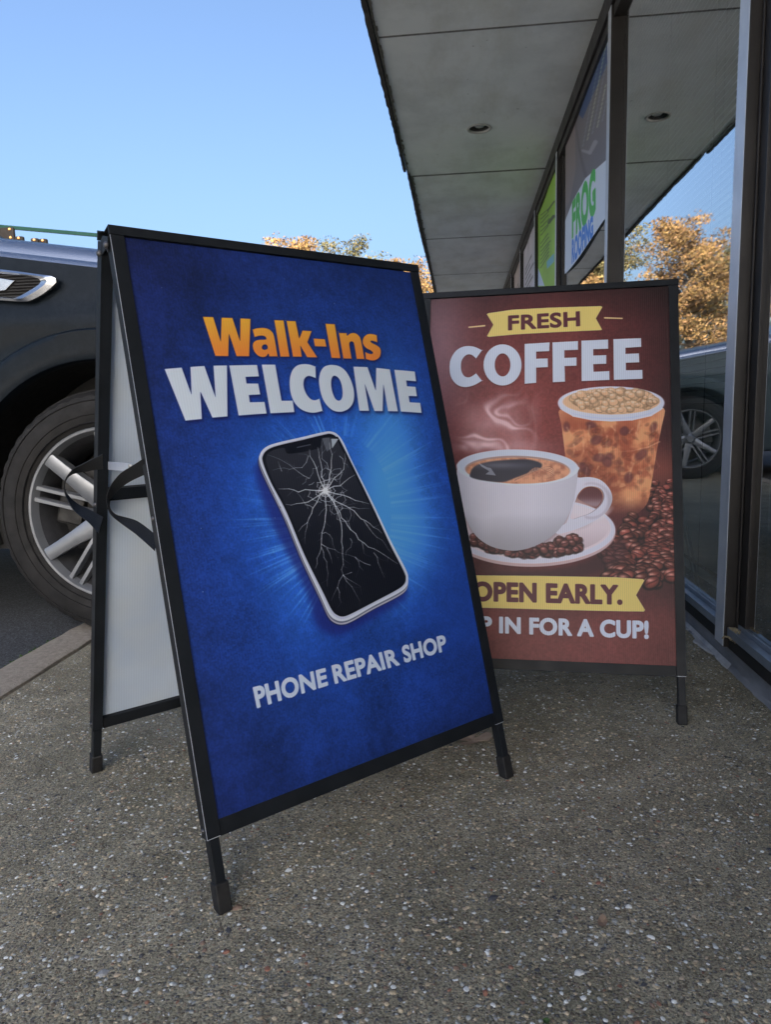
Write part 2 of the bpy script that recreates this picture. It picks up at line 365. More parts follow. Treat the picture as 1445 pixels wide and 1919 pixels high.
class Canvas:
    """flat print: all drawing is given in measured photo coordinates and rectified onto the real plane"""
    def __init__(s, P0, U, V, W, H, bg):
        s.P0, s.U, s.V = A3(*P0), A3(*U), A3(*V); s.W, s.H = W, H; s.n = np.cross(s.U, s.V)
        s.img = np.empty((H, W, 3), np.float32); s.img[:] = np.array(bg, np.float32) / 255
        gy, gx = np.mgrid[0:H, 0:W]; a = ((gx + .5) / W)[..., None]; b = ((gy + .5) / H)[..., None]
        P = s.P0 + s.U * a + s.V * b; q = proj(P.reshape(-1, 3)); s.X = q[:, 0].reshape(H, W).astype(np.float32); s.Y = q[:, 1].reshape(H, W).astype(np.float32)
    def c(s, pts):
        out = []; uu, vv = s.U @ s.U, s.V @ s.V
        for p in np.atleast_2d(pts):
            P = hit(p, s.P0, s.n) - s.P0; out.append((P @ s.U / uu * s.W, P @ s.V / vv * s.H))
        return np.array(out)
    def cov(s, polys=None, edges=None, ss=4):
        if edges is None:
            edges = np.vstack([edges_of(s.c(p)) for p in polys])
        m = np.zeros((s.H, s.W + 2), np.float32)
        y0 = np.minimum(edges[:, 1], edges[:, 3]); y1 = np.maximum(edges[:, 1], edges[:, 3])
        lo = max(0, int(math.floor(y0.min()))); hi = min(s.H, int(math.ceil(y1.max())) + 1)
        dx = (edges[:, 2] - edges[:, 0]); dy = (edges[:, 3] - edges[:, 1]); dy = np.where(abs(dy) < 1e-9, 1e-9, dy)
        for r in range(lo, hi):
            for k in range(ss):
                y = r + (k + .5) / ss; a = (y0 <= y) & (y < y1)
                if not a.any(): continue
                xs = np.sort(edges[a, 0] + dx[a] * (y - edges[a, 1]) / dy[a]); xs = np.clip(xs, 0, s.W)
                for i in range(0, len(xs) - 1, 2):
                    xa, xb = xs[i], xs[i + 1]; ia, ib = int(xa), int(xb)
                    if ia == ib: m[r, ia] += (xb - xa) / ss
                    else:
                        m[r, ia] += (ia + 1 - xa) / ss; m[r, ib] += (xb - ib) / ss
                        if ib > ia + 1: m[r, ia + 1:ib] += 1 / ss
        return np.clip(m[:, :s.W], 0, 1)
    def put(s, m, col):
        col = np.asarray(col, np.float32)
        if col.ndim == 1: col = col / 255
        s.img += (col - s.img) * m[..., None]
    def ell(s, cx, cy, rx, ry, ang=0, soft=1.2):
        ca, sa = math.cos(rad(ang)), math.sin(rad(ang)); dx, dy = s.X - cx, s.Y - cy
        u = (dx * ca + dy * sa) / rx; v = (-dx * sa + dy * ca) / ry; d = np.sqrt(u * u + v * v)
        return np.clip((1 - d) * min(rx, ry) / soft + .5, 0, 1)
    def sub(s, cx, cy, r):
        q = s.c([(cx - r, cy - r), (cx + r, cy - r), (cx + r, cy + r), (cx - r, cy + r)]); a = np.floor(q.min(0)).astype(int); b = np.ceil(q.max(0)).astype(int) + 1
        return slice(max(0, a[1]), max(0, min(s.H, b[1]))), slice(max(0, a[0]), max(0, min(s.W, b[0])))
    def blob(s, cx, cy, rx, ry, ang, col, hl=None, al=1.0, soft=1.0, crease=None, rim=.5):
        sl = s.sub(cx, cy, max(rx, ry) * 1.5 + 2); X, Y = s.X[sl], s.Y[sl]
        if X.size == 0: return
        ca, sa = math.cos(rad(ang)), math.sin(rad(ang)); dx, dy = X - cx, Y - cy; u = (dx * ca + dy * sa) / rx; v = (-dx * sa + dy * ca) / ry
        d = np.sqrt(u * u + v * v); m = np.clip((1 - d) * min(rx, ry) / soft + .5, 0, 1) * al
        col = np.array(col, np.float32) / 255; c = np.broadcast_to(col, X.shape + (3,)).copy()
        c *= (1 - rim * np.clip(d, 0, 1) ** 3)[..., None]
        if hl is not None:
            h = np.exp(-(((dx + rx * .25) / (rx * .45)) ** 2 + ((dy + ry * .38) / (ry * .32)) ** 2)); c += (np.array(hl, np.float32) / 255 - c) * (h * .75)[..., None]
        if crease is not None:
            k = np.exp(-((v - .12 * np.sin(u * 3)) / .13) ** 2) * (np.abs(u) < .85); c += (np.array(crease, np.float32) / 255 - c) * (k * .85)[..., None]
        s.img[sl] += (c - s.img[sl]) * m[..., None]
    def stroke(s, pts, w0, w1, col, al=1.0, soft=.8):
        pts = np.array(pts, float); n = len(pts) - 1
        for i in range(n):
            a, b = pts[i], pts[i + 1]; wa = w0 + (w1 - w0) * i / n; wb = w0 + (w1 - w0) * (i + 1) / n; r = max(abs(a - b).max() / 2 + max(wa, wb) + 2, 2)
            sl = s.sub(*((a + b) / 2), r); X, Y = s.X[sl], s.Y[sl]
            if X.size == 0: continue
            d = b - a; L = d @ d + 1e-9; t = np.clip(((X - a[0]) * d[0] + (Y - a[1]) * d[1]) / L, 0, 1); ds = np.hypot(X - a[0] - t * d[0], Y - a[1] - t * d[1]); wd = wa + (wb - wa) * t
            m = np.clip((wd / 2 - ds) / soft + .5, 0, 1) * np.clip(wd / soft, 0, 1) * al
            s.img[sl] += (np.array(col, np.float32) / 255 - s.img[sl]) * m[..., None]
    def text(s, body, quad, bold=.012, grow=0.0):
        """quad = photo px of TL, TR, BR, BL of the cap-height box"""
        E, xa, xb, cap = glyph_edges(body, bold); q = np.array(quad, float)
        def mp(x, y):
            u = (x - xa) / (xb - xa); v = 1 - y / cap
            top = q[0] + (q[1] - q[0]) * u[:, None]; bot = q[3] + (q[2] - q[3]) * u[:, None]; return top + (bot - top) * v[:, None]
        a = s.c(mp(E[:, 0], E[:, 1])); b = s.c(mp(E[:, 2], E[:, 3])); return dilate(s.cov(edges=np.hstack([a, b])), grow)
    def finish(s, name, gain, gam=1.0):
        lin = sRGB(np.clip(s.img, 0, 1)) ** gam * np.array(gain); mx = lin.max(2, keepdims=True); out = lin * np.minimum(1, .90 / np.maximum(mx, 1e-4)) ** .92; out = np.clip(out, 0, .92)
        out = np.where(out <= .0031308, out * 12.92, 1.055 * out ** (1 / 2.4) - .055)
        im = bpy.data.images.new(name, s.W, s.H); px = np.ones((s.H, s.W, 4), np.float32); px[..., :3] = out[::-1]
        im.pixels.foreach_set(px.ravel()); im.update(); im.pack(); return im
_gc = {}
def glyph_edges(body, bold):
    cu = bpy.data.curves.new('lettering', 'FONT'); cu.body = body; cu.offset = bold; cu.resolution_u = 5; cu.space_character = 1.045
    ob = bpy.data.objects.new('lettering', cu); COL.objects.link(ob); dg = bpy.context.evaluated_depsgraph_get(); me = bpy.data.meshes.new_from_object(ob.evaluated_get(dg))
    v = np.array([x.co[:2] for x in me.vertices]); cnt = {}
    for p in me.polygons:
        k = list(p.vertices)
        for i in range(len(k)):
            e = (min(k[i], k[i - 1]), max(k[i], k[i - 1])); cnt[e] = cnt.get(e, 0) + 1
    E = np.array([np.concatenate([v[a], v[b]]) for (a, b), c in cnt.items() if c == 1])
    xa, xb = min(E[:, 0].min(), E[:, 2].min()), max(E[:, 0].max(), E[:, 2].max())
    bpy.data.objects.remove(ob); bpy.data.curves.remove(cu); bpy.data.meshes.remove(me)
    if 'cap' not in _gc: _gc['cap'] = None
    cap = E[:, [1, 3]].max(); lo = min(0, 0); E[:, [1, 3]] -= 0
    return E, xa, xb, cap
def Z(x0, y0, sc): return lambda *p: [(x0 + a * sc, y0 + b * sc) for a, b in p]
def print_mat(name, im, rough=.38, ribs=None, spec=.5):
    t = NT(name); tx = t.n('ShaderNodeTexImage', image=im, interpolation='Cubic', extension='EXTEND'); uv = t.n('ShaderNodeUVMap'); t.l(uv.outputs[0], tx.inputs[0]); c = tx.outputs[0]
    if ribs:
        n, amp, bstr = ribs; sx = t.n('ShaderNodeSeparateXYZ'); t.l(uv.outputs[0], sx.inputs[0]); sn = t.math('SINE', t.math('MULTIPLY', sx.outputs[0], n * 2 * math.pi)); h = t.math('ADD', t.math('MULTIPLY', sn, .5), .5)
        c = t.mix(t.math('MULTIPLY', h, amp), c, t.mix(1.0, c, (.42, .40, .46), 'MULTIPLY'))
        g = t.noise(900, 2); t.bump(t.math('ADD', h, t.math('MULTIPLY', g, .15)), bstr, .0006)
    else: t.bump(t.noise(260, 3), .12, .0006)
    t.base(c); t.set(Roughness=rough, Specular_IOR_Level=spec); return t.m

# ------------------------------------------------------------------ A-frame geometry constants (measured)
SW, LEGH, SH = 0.655, 0.1143, 0.9914
TOPV = LEGH + SH
class Leaf:
    def __init__(s, x, y, yaw, tilt):
        s.O = A3(x, y, 0); s.yaw = yaw; s.tilt = tilt
        s.u = A3(math.cos(yaw), math.sin(yaw), 0); s.nrm = A3(math.sin(yaw), -math.cos(yaw), 0)
        s.v = A3(0, 0, 1) * math.cos(tilt) - s.nrm * math.sin(tilt); s.w = np.cross(s.u, s.v)
    def p(s, a, b, d=0.0): return s.O + s.u * a + s.v * b + s.w * d
S1 = Leaf(-0.3753, 0.9601, 0.7541, 0.2574)
S2 = Leaf(-0.1246, 1.7284, -0.0879, 0.2542)
PA0, PA1, PB0, PB1 = 0.0215, 0.6330, 0.1360, 1.0880
def poster_canvas(L, W, bg):
    H = int(W * (PB1 - PB0) / (PA1 - PA0)); return Canvas(L.p(PA0, PB1, -.003), L.u * (PA1 - PA0), -L.v * (PB1 - PB0), W, H, bg)

def art_phone():
    C = poster_canvas(S1, 1100, (30, 58, 140)); X, Y = C.X, C.Y; H, W = C.H, C.W; rng = np.random.default_rng(3)
    # ground tone of the print
    base = np.array([27, 60, 150]); r = np.sqrt(((X - 640) / 330) ** 2 + ((Y - 980) / 470) ** 2)
    g = np.exp(-(r ** 2) * 1.0)[..., None]; col = (np.array([18, 27, 70]) * (1 - g) + np.array([26, 68, 156]) * g) / 255
    n1 = vnoise(H, W, 200, rng, 4)[..., None] - .5; n2 = vnoise(H, W, 26, rng, 3)[..., None] - .5; n3 = vnoise(H, W, 5, rng, 2)[..., None] - .5
    col = col * (1 + .55 * n1 + .22 * n2 + .34 * n3); C.img = col.astype(np.float32)
    # glow behind the handset
    for (cx, cy, rx, ry, a, cc) in ((728, 900, 52, 150, .95, (84, 170, 246)), (748, 1005, 60, 80, .9, (84, 170, 246)), (560, 1020, 60, 170, .50, (48, 112, 218)), (505, 900, 50, 90, .42, (48, 112, 220)), (660, 815, 90, 50, .35, (50, 124, 226)), (850, 1080, 120, 150, .25, (30, 76, 180))):
        d = np.exp(-(((X - cx) / rx) ** 2 + ((Y - cy) / ry) ** 2)); C.put(d * a, cc)
    # light rays
    for k in range(210):
        th = rng.uniform(0, 2 * math.pi); 
        if rng.random() < .55: th = rng.normal(0, .55) if rng.random() < .6 else rng.normal(math.pi, .5)
        c0 = np.array([640, 965.]) + np.array([math.cos(th) * 95, math.sin(th) * 150]); ln = rng.uniform(25, 135); d = np.array([math.cos(th), math.sin(th) * .8])
        C.stroke([c0, c0 + d * ln * .5, c0 + d * ln], rng.uniform(2, 5), .4, (110, 184, 250), rng.uniform(.08, .42), 2.4)
    Zp = Z(400, 780, .33218)
    # printed drop shadow of the phone
    sh = C.cov([sm(Zp((235, 320), (262, 270), (400, 200), (700, 200), (1060, 900), (1085, 1010), (1040, 1060), (760, 1215), (690, 1235), (610, 1205), (570, 1150), (530, 1000), (330, 600)))])
    C.put(blur(sh, 9) * .72, (22, 26, 92))
    out = sm(Zp((262, 262), (262, 215), (295, 175), (360, 150), (500, 118), (610, 92), (660, 86), (700, 103), (735, 150), (780, 250), (900, 490), (1000, 700), (1085, 862), (1099, 915), (1090, 960), (1040, 1000), (900, 1072), (790, 1135), (735, 1155), (690, 1148), (650, 1112), (600, 1005), (500, 795), (400, 555), (310, 372)))
    side = [(x - .6, y + 6.2) for x, y in out]
    C.put(blur(C.cov([[(x - 2, y + 8) for x, y in out]]), 2), (30, 34, 70))
    C.put(C.cov([side]), (150, 150, 165)); C.put(C.cov([[(x - .8, y + 3.2) for x, y in out]]), (84, 90, 110)); C.put(C.cov([out]), (188, 196, 212))
    inn = sm(Zp((274, 262), (275, 217), (305, 182), (370, 158), (505, 127), (615, 100), (660, 94), (695, 110), (728, 152), (900, 500), (1000, 715), (1080, 870), (1092, 920), (1080, 955), (1035, 990), (900, 1060), (790, 1120), (735, 1142), (695, 1134), (660, 1102), (610, 1000), (505, 785), (405, 545), (318, 372)))
    C.put(C.cov([inn]), (160, 168, 190))
    inn2 = sm(Zp((280, 262), (281, 219), (310, 187), (372, 164), (507, 133), (618, 106), (660, 100), (692, 116), (724, 156), (895, 505), (995, 720), (1073, 872), (1085, 918), (1073, 950), (1030, 982), (897, 1052), (785, 1110), (735, 1129), (700, 1122), (668, 1092), (618, 992), (512, 778), (412, 540), (324, 372)))
    scr = C.cov([inn2]); C.put(scr, (10, 12, 20))
    g = np.clip((1050 - Y) / 260, 0, 1)[..., None]; scol = (np.array([13, 15, 24]) * (1 - g) + np.array([42, 45, 54]) * g) / 255
    inner = C.cov([sm(Zp((300, 270), (300, 222), (330, 195), (395, 178), (408, 200), (425, 212), (500, 203), (590, 183), (606, 168), (612, 128), (655, 118), (685, 130), (712, 162), (885, 510), (985, 725), (1062, 875), (1073, 915), (1062, 942), (1020, 970), (890, 1038), (780, 1098), (735, 1115), (706, 1108), (680, 1080), (628, 982), (522, 768), (425, 535), (338, 370)))])
    C.put(inner, scol.astype(np.float32))
    C.put(C.cov([Zp((470, 174), (548, 157), (549, 163), (471, 180))]), (62, 66, 78))
    C.put(C.cov([Zp((664, 128), (705, 128), (670, 182))]) * .75, (176, 190, 205)); C.put(C.cov([Zp((612, 125), (655, 122), (668, 178), (640, 200))]) * .35, (140, 150, 165))
    for yy in ((360, 400), (440, 508), (518, 590)):
        C.put(C.cov([Zp((295 + (yy[0] - 345) * .48, yy[0]), (301 + (yy[0] - 345) * .48, yy[0]), (301 + (yy[1] - 345) * .48, yy[1]), (295 + (yy[1] - 345) * .48, yy[1]))]), (150, 158, 180))
    # cracks
    def Q(p): return (400 + p[0] * .33218, 780 + p[1] * .33218)
    ce = np.array([630, 420.]); white = (205, 214, 226)
    def crack(pts, w0, w1, al=1.0, jit=5, br=0.5):
        P = [np.array(pts[0], float)]
        for a, b in zip(pts[:-1], pts[1:]):
            a, b = np.array(a, float), np.array(b, float); k = max(2, int(np.linalg.norm(b - a) / 28)); nn = np.array([-(b - a)[1], (b - a)[0]]) / np.linalg.norm(b - a)
            for i in range(1, k + 1):
                q = a + (b - a) * i / k + nn * (rng.normal(0, jit) if i < k else 0); P.append(q)
                if rng.random() < br * .35:
                    th = math.atan2(*(b - a)[::-1]) + rng.choice([-1, 1]) * rng.uniform(.5, 1.1); ln = rng.uniform(20, 75); e = q + ln * np.array([math.cos(th), math.sin(th)])
                    C.stroke([Q(q), Q((q + e) / 2 + rng.normal(0, 3, 2)), Q(e)], w1 * .9, .35, white, al * .6, .8)
        C.stroke([Q(p) for p in P], w0, w1, white, al, .9)
    rays = [((305, 218), (430, 275), (540, 350)), ((368, 410), (480, 428), (560, 418)), ((408, 497), (500, 490), (590, 450)), ((480, 650), (530, 600), (560, 520), (600, 450)), ((575, 858), (610, 690), (632, 560), (632, 470)),
            ((1040, 832), (850, 715), (775, 640), (700, 520), (650, 450)), ((880, 495), (800, 475), (700, 440)), ((950, 660), (860, 590), (770, 520), (690, 480)), ((800, 330), (740, 370), (680, 395)), ((742, 210), (735, 300), (680, 350), (650, 400)),
            ((655, 150), (665, 250), (655, 330), (640, 400)), ((588, 175), (605, 260), (610, 340), (622, 400)), ((542, 188), (580, 290), (605, 370)), ((1010, 775), (900, 660), (850, 590)), ((612, 140), (612, 240), (650, 300)),
            ((732, 895), (728, 775), (722, 610), (690, 520), (650, 450)), ((665, 1040), (700, 965), (732, 895)), ((825, 1040), (780, 960), (732, 895)), ((720, 1050), (700, 965)), ((830, 960), (780, 930), (732, 895)), ((732, 895), (780, 880)),
            ((728, 775), (800, 795), (885, 840)), ((728, 775), (685, 752), (610, 722)), ((685, 752), (670, 690), (632, 655), (615, 660)), ((845, 870), (800, 795)), ((850, 775), (840, 712)), ((880, 520), (820, 522), (760, 515)), ((670, 830), (640, 745)), ((642, 960), (640, 850), (610, 740)),
            ((335, 305), (430, 300), (500, 290), (535, 225)), ((365, 255), (385, 310)), ((470, 430), (520, 500), (560, 515)), ((515, 720), (520, 650), (530, 600)), ((745, 790), (782, 710), (772, 690)), ((760, 290), (735, 265), (712, 225)), ((965, 910), (905, 770)), ((750, 570), (772, 640))]
    for r_ in rays:
        big = np.linalg.norm(np.array(r_[-1]) - ce) < 95; crack(list(r_[::-1]), 1.35 if big else .95, .6 if big else .45, .9 if big else .7, 5, .6)
        if big: C.stroke([Q(r_[-1]), Q(ce)], 1.35, 1.6, white, .9)
    for k in range(26):
        th = k * 2 * math.pi / 26 + rng.normal(0, .08); ln = rng.uniform(28, 62); C.stroke([Q(ce), Q(ce + ln * np.array([math.cos(th), math.sin(th)]))], 1.5, .4, (220, 226, 235), .8)
    for rr, al in ((36, .85), (58, .8), (84, .7), (116, .45)):
        k = int(9 + rr / 7); P = [ce + rr * rng.uniform(.8, 1.22) * np.array([math.cos(t_), 1.05 * math.sin(t_)]) for t_ in np.linspace(0, 2 * math.pi, k)]
        for i in range(k - 1):
            if rng.random() < (.9 if rr < 80 else .55): C.stroke([Q(P[i]), Q((P[i] + P[i + 1]) / 2 + (ce - P[i]) * .06), Q(P[i + 1])], .85, .75, white, al)
    C.put(C.ell(*Q(ce), 4, 4, 0, 4), (215, 222, 232))
    for (a, b) in (((700, 470), 46), ((690, 520), 34), ((740, 560), 40), ((640, 330), 34), ((690, 330), 40)):
        a = np.array(a, float); P = [a + b * rng.uniform(.7, 1.2) * np.array([math.cos(t_), math.sin(t_)]) for t_ in np.linspace(0, 2 * math.pi, 8)]
        C.stroke([Q(p) for p in P], .75, .75, white, .6)
    # headline
    Z4 = Z(290, 560, .38754); Z7 = Z(380, 580, .15225); Z8 = Z(600, 580, .15225)
    wel = [[(308.2, 691.8), (340.4, 689), (359, 740.2), (356.7, 687.9), (383, 686), (404, 745.2), (399.8, 685.4), (425.4, 685), (426.4, 780.7), (398, 783), (375.5, 734), (378.4, 785.5), (347.4, 788.6)],
           Z7((325, 690), (668, 683), (692, 826), (527, 832), (540, 912), (682, 912), (708, 1048), (568, 1055), (580, 1143), (760, 1138), (787, 1282), (440, 1307)), Z7((725, 680), (892, 680), (970, 1125), (1108, 1123), (1128, 1265), (832, 1280)),
           Z7((1388, 705), (1388, 705), (1310, 678), (1230, 674), (1155, 695), (1100, 755), (1072, 850), (1070, 950), (1088, 1055), (1130, 1150), (1195, 1220), (1275, 1260), (1370, 1273), (1475, 1250), (1475, 1250), (1437, 1098), (1437, 1098), (1380, 1117), (1325, 1100), (1275, 1040), (1245, 960), (1242, 890), (1262, 842), (1310, 820), (1392, 847), (1392, 847))]
    wel[3] = sm(wel[3], 4)
    O_ = [sm(Z8((150, 683), (235, 700), (310, 755), (370, 850), (408, 960), (420, 1060), (405, 1150), (360, 1215), (300, 1250), (240, 1262), (160, 1245), (90, 1190), (35, 1110), (0, 1000), (-15, 880), (0, 780), (40, 715), (90, 690)), 4),
          sm(Z8((180, 818), (225, 845), (258, 910), (275, 1000), (272, 1075), (250, 1115), (220, 1122), (185, 1095), (155, 1030), (138, 950), (137, 880), (152, 832)), 4)]
    M_ = Z8((408, 705), (583, 710), (685, 1000), (690, 720), (858, 738), (958, 1256), (835, 1254), (778, 920), (770, 1253), (668, 1252), (548, 915), (603, 1250), (482, 1248))
    E2 = Z8((912, 742), (1165, 765), (1182, 886), (1060, 876), (1070, 946), (1175, 953), (1192, 1070), (1090, 1066), (1103, 1143), (1232, 1150), (1250, 1275), (992, 1258))
    Wm = C.cov(wel + O_ + [M_, E2])
    walk = [Z7((0, 92), (128, 95), (222, 400), (230, 103), (365, 106), (460, 395), (462, 112), (588, 118), (572, 578), (415, 578), (322, 300), (315, 577), (155, 575)),
            sm(Z7((612, 250), (612, 250), (665, 234), (735, 228), (800, 240), (850, 275), (882, 345), (922, 580), (922, 580), (818, 580), (818, 580), (808, 545), (780, 578), (735, 588), (680, 570), (635, 520), (615, 460), (622, 415), (652, 386), (700, 374), (778, 370), (770, 338), (735, 326), (690, 328), (637, 343), (637, 343)), 4),
            sm(Z7((727, 470), (742, 440), (775, 433), (797, 455), (795, 485), (765, 498), (738, 492)), 4), Z7((880, 132), (995, 137), (1068, 583), (955, 583)), Z7((1030, 142), (1142, 145), (1188, 362), (1228, 262), (1342, 268), (1288, 405), (1410, 592), (1285, 590), (1200, 445), (1220, 585), (1110, 583)),
            [(587.4, 634.8), (609, 636), (611.9, 650), (590.1, 649.3)], Z8((65, 177), (180, 182), (250, 602), (140, 600)), sm(Z8((230, 290), (230, 290), (328, 293), (328, 293), (332, 325), (372, 298), (425, 292), (475, 325), (505, 390), (545, 612), (545, 612), (450, 612), (450, 612), (418, 430), (395, 397), (370, 402), (360, 440), (388, 608), (388, 608), (285, 606), (285, 606)), 4),
            sm(Z8((697, 320), (697, 320), (640, 303), (590, 305), (545, 335), (523, 385), (530, 430), (565, 475), (620, 505), (650, 530), (640, 548), (600, 545), (555, 525), (555, 525), (562, 610), (562, 610), (620, 628), (680, 625), (730, 590), (748, 530), (735, 475), (690, 440), (640, 415), (620, 396), (640, 387), (705, 408), (705, 408)), 4)]
    Km = C.cov(walk)
    for m, (dx, dy) in ((Wm, (4, 7)), (Km, (3, 5))):
        s_ = np.roll(np.roll(m, dy, 0), dx, 1); C.put(blur(s_, 6) * .75, (16, 22, 74)); C.put(blur(s_, 2) * .5, (14, 20, 64))
    C.put(Km, (150, 92, 34)); C.put(Wm, (120, 140, 178))
    g = np.clip((Y - 596 - (X - 380) * .02) / 75, 0, 1)[..., None]; kc = (np.array([232, 178, 62]) * (1 - g) + np.array([232, 134, 62]) * g) / 255
    C.put(blur(Km, 1) ** 3 * Km, kc.astype(np.float32)); C.put(blur(Wm, 1) ** 2 * Wm, (208, 222, 240))
    for wd, q in (("PHONE", ((225, 1530), (630, 1421), (644, 1513), (248, 1640))), ("REPAIR", ((668, 1408), (1027, 1310), (1050, 1398), (688, 1504))), ("SHOP", ((1062, 1298), (1303, 1233), (1318, 1317), (1080, 1386)))):
        m = C.text(wd, [Q(p) for p in q], .012, 2.4); C.put(blur(np.roll(m, 3, 0), 2) * .4, (18, 30, 90)); C.put(m, (196, 212, 236))
    # flecks of dust on the print
    for k in range(46):
        a, b = rng.uniform(0, 1, 2); x, y = proj(C.P0 + C.U * a + C.V * b)[0]; C.blob(x, y, rng.uniform(.4, 1.1), rng.uniform(.4, .8), rng.uniform(0, 180), (190, 205, 230), al=rng.uniform(.2, .8))
    return C

def art_coffee():
    C = poster_canvas(S2, 1100, (100, 55, 60)); X, Y = C.X, C.Y; H, W = C.H, C.W; rng = np.random.default_rng(8)
    r = np.sqrt(((X - 1010) / 250) ** 2 + ((Y - 780) / 300) ** 2); g = np.exp(-r ** 2)[..., None]
    col = (np.array([42, 20, 25]) * (1 - g) + np.array([120, 56, 52]) * g) / 255
    lo = sst(1050, 1180, Y)[..., None]; col = col * (1 - lo) + np.array([98, 48, 46]) / 255 * lo
    ed = np.clip((X - 1190) / 90, 0, 1)[..., None] * (1 - lo * .5); col = col * (1 - .38 * ed); col *= (1 - .35 * np.clip((610 - Y) / 70, 0, 1))[..., None]
    n1 = vnoise(H, W, 150, rng, 4)[..., None] - .5; n2 = vnoise(H, W, 8, rng, 3)[..., None] - .5; C.img = (col * (1 + .30 * n1 + .25 * n2)).astype(np.float32)
    gl = np.exp(-(((X - 825) / 55) ** 2 + ((Y - 670) / 150) ** 2)); C.put(gl * .42, (176, 150, 160))  # pale glare down the left side, painted into the print
    Z6 = Z(780, 510, .35986); ZB = Z(780, 820, .3737); ZC = Z(840, 700, .29066); ZD = Z(850, 860, .29758)
    # warm table glow under the beans
    C.put(np.exp(-(((X - 1240) / 60) ** 2 + ((Y - 880) / 40) ** 2)) * .5, (158, 84, 66)); C.put(np.exp(-(((X - 1180) / 130) ** 2 + ((Y - 1080) / 22) ** 2)) * .6, (70, 32, 32))
    # beans on the table
    B = []
    for k in range(420):
        y = rng.uniform(900, 1094); x = rng.uniform(1105, 1285)
        edge = 1212 if y < 960 else (1200 - (y - 960) * 1.2 if y < 1010 else 1140)
        if x < edge + rng.uniform(-10, 12): continue
        if y > 1082 and rng.random() < .6: continue
        B.append((y, x))
    B.sort()
    for y, x in B:
        sz = 7.5 + (y - 900) / 194 * 8.5; a = rng.uniform(-35, 35); tn = rng.uniform(.6, 1.3); c = np.array([122, 60, 52]) * tn
        C.blob(x, y + 2.2, sz * 1.05, sz * .74, a, (24, 10, 14), al=.95, soft=3); C.blob(x, y, sz * .95, sz * rng.uniform(.5, .66), a, c, (214, 156, 140) if rng.random() < .8 else (160, 96, 84), soft=1.3, crease=(58, 26, 26) if rng.random() < .55 else None)
    # iced drink
    body = sm([(1049, 768), (1053, 800), (1059, 850), (1068, 910), (1080, 955), (1120, 972), (1180, 968), (1212, 945), (1222, 900), (1232, 840), (1240, 800), (1244, 765), (1200, 782), (1140, 788), (1090, 783)], 4)
    bm = C.cov([body]); fade = 1 - sst(880, 975, Y) * .75 * np.clip((1190 - X) / 120, 0, 1); bot = 1 - sst(925, 972, Y)
    u = np.clip((X - 1050) / 190, 0, 1); n = vnoise(H, W, 70, rng, 4); nn = vnoise(H, W, 34, np.random.default_rng(5), 3)
    swirl = np.clip(.5 + 2.3 * (n - .5) + .35 * (u - .5) + .2 * np.sin(Y / 14 + 9 * n), 0, 1)[..., None]
    bc = (np.array([150, 78, 54]) * (1 - swirl) + np.array([214, 150, 104]) * swirl) / 255; bc = bc * (1 - .35 * sst(.80, .0, u) * sst(820, 960, Y))[..., None]; ed = sst(.9, 1.0, u) * .4 + sst(.08, 0, u) * .3; bc = bc * (1 - ed[..., None] * .4) + np.array([232, 200, 170]) / 255 * ed[..., None] * .4
    st = sst(.55, .8, nn) * sst(.35, .7, u) * sst(840, 900, Y); bc = bc * (1 - .5 * st[..., None]) + np.array([240, 196, 140]) / 255 * .5 * st[..., None]
    C.put(bm * fade * bot, bc.astype(np.float32))
    for k in range(110):
        x = rng.uniform(1058, 1232); y = rng.uniform(792, 950); s_ = rng.uniform(2.2, 7.5); C.blob(x, y, s_, s_ * rng.uniform(.35, .7), rng.uniform(-70, -10) if rng.random() < .6 else rng.uniform(0, 90), (108, 56, 50) if rng.random() < .6 else (142, 70, 48), al=.52 * float(1 - max(0, (y - 880) / 90) * .7), soft=5.0)
    for (x, y, rx, ry, a) in ((1124, 858, 13, 8, 0), (1138, 866, 10, 9, 50), (1143, 855, 9, 6, 20), (1090, 876, 12, 9, 10), (1100, 884, 8, 6, 60), (1118, 825, 8, 12, 60), (1202, 852, 14, 8, -40), (1178, 895, 8, 10, 20), (1062, 800, 6, 9, 0), (1108, 796, 10, 6, 10), (1170, 808, 9, 8, -30), (1225, 800, 6, 10, 20)): C.blob(x, y, rx, ry, a, (92, 48, 50), al=.72, soft=4, rim=.2)
    for k in range(70):      # milk running down between the ice
        x = rng.uniform(1060, 1230); y = rng.uniform(790, 900); L_ = rng.uniform(12, 46); C.stroke([(x, y), (x + rng.normal(0, 4), y + L_ * .5), (x + rng.normal(0, 5) - L_ * .1, y + L_)], rng.uniform(1.5, 4.5), .6, (240, 196, 150) if rng.random() < .6 else (130, 66, 46), rng.uniform(.12, .4), 3)
    C.stroke([(1236, 828), (1215, 838), (1185, 845), (1140, 848)], 2.5, .6, (240, 190, 150), .5, 2.5)
    C.put(C.ell(1145.5, 757, 99, 31, 0), (196, 200, 222)); C.put(C.ell(1145.5, 754, 99, 29.5, 0), (222, 224, 240)); C.put(C.ell(1145.5, 753, 91, 24, 0), (222, 180, 142))
    for k in range(260):
        th = rng.uniform(0, 2 * math.pi); q = math.sqrt(rng.random()) * .93; x = 1148 + 86 * q * math.cos(th); y = 751 + 21 * q * math.sin(th) - 8 * (1 - q); s_ = rng.uniform(3.5, 9.5)
        C.blob(x, y + 1.2, s_, s_ * .7, 0, (176, 122, 82), al=.5, soft=3); C.blob(x, y, s_, s_ * rng.uniform(.62, .85), rng.uniform(-40, 40), np.array([222, 178, 138]) * rng.uniform(.8, 1.08), (250, 234, 210), soft=2.6, rim=.28)
    C.stroke([(1049 + 3, 765), (1075, 779), (1110, 786), (1146, 788), (1185, 786), (1220, 778), (1240, 765)], 4.0, 4.0, (226, 228, 244), .95, 1.2)
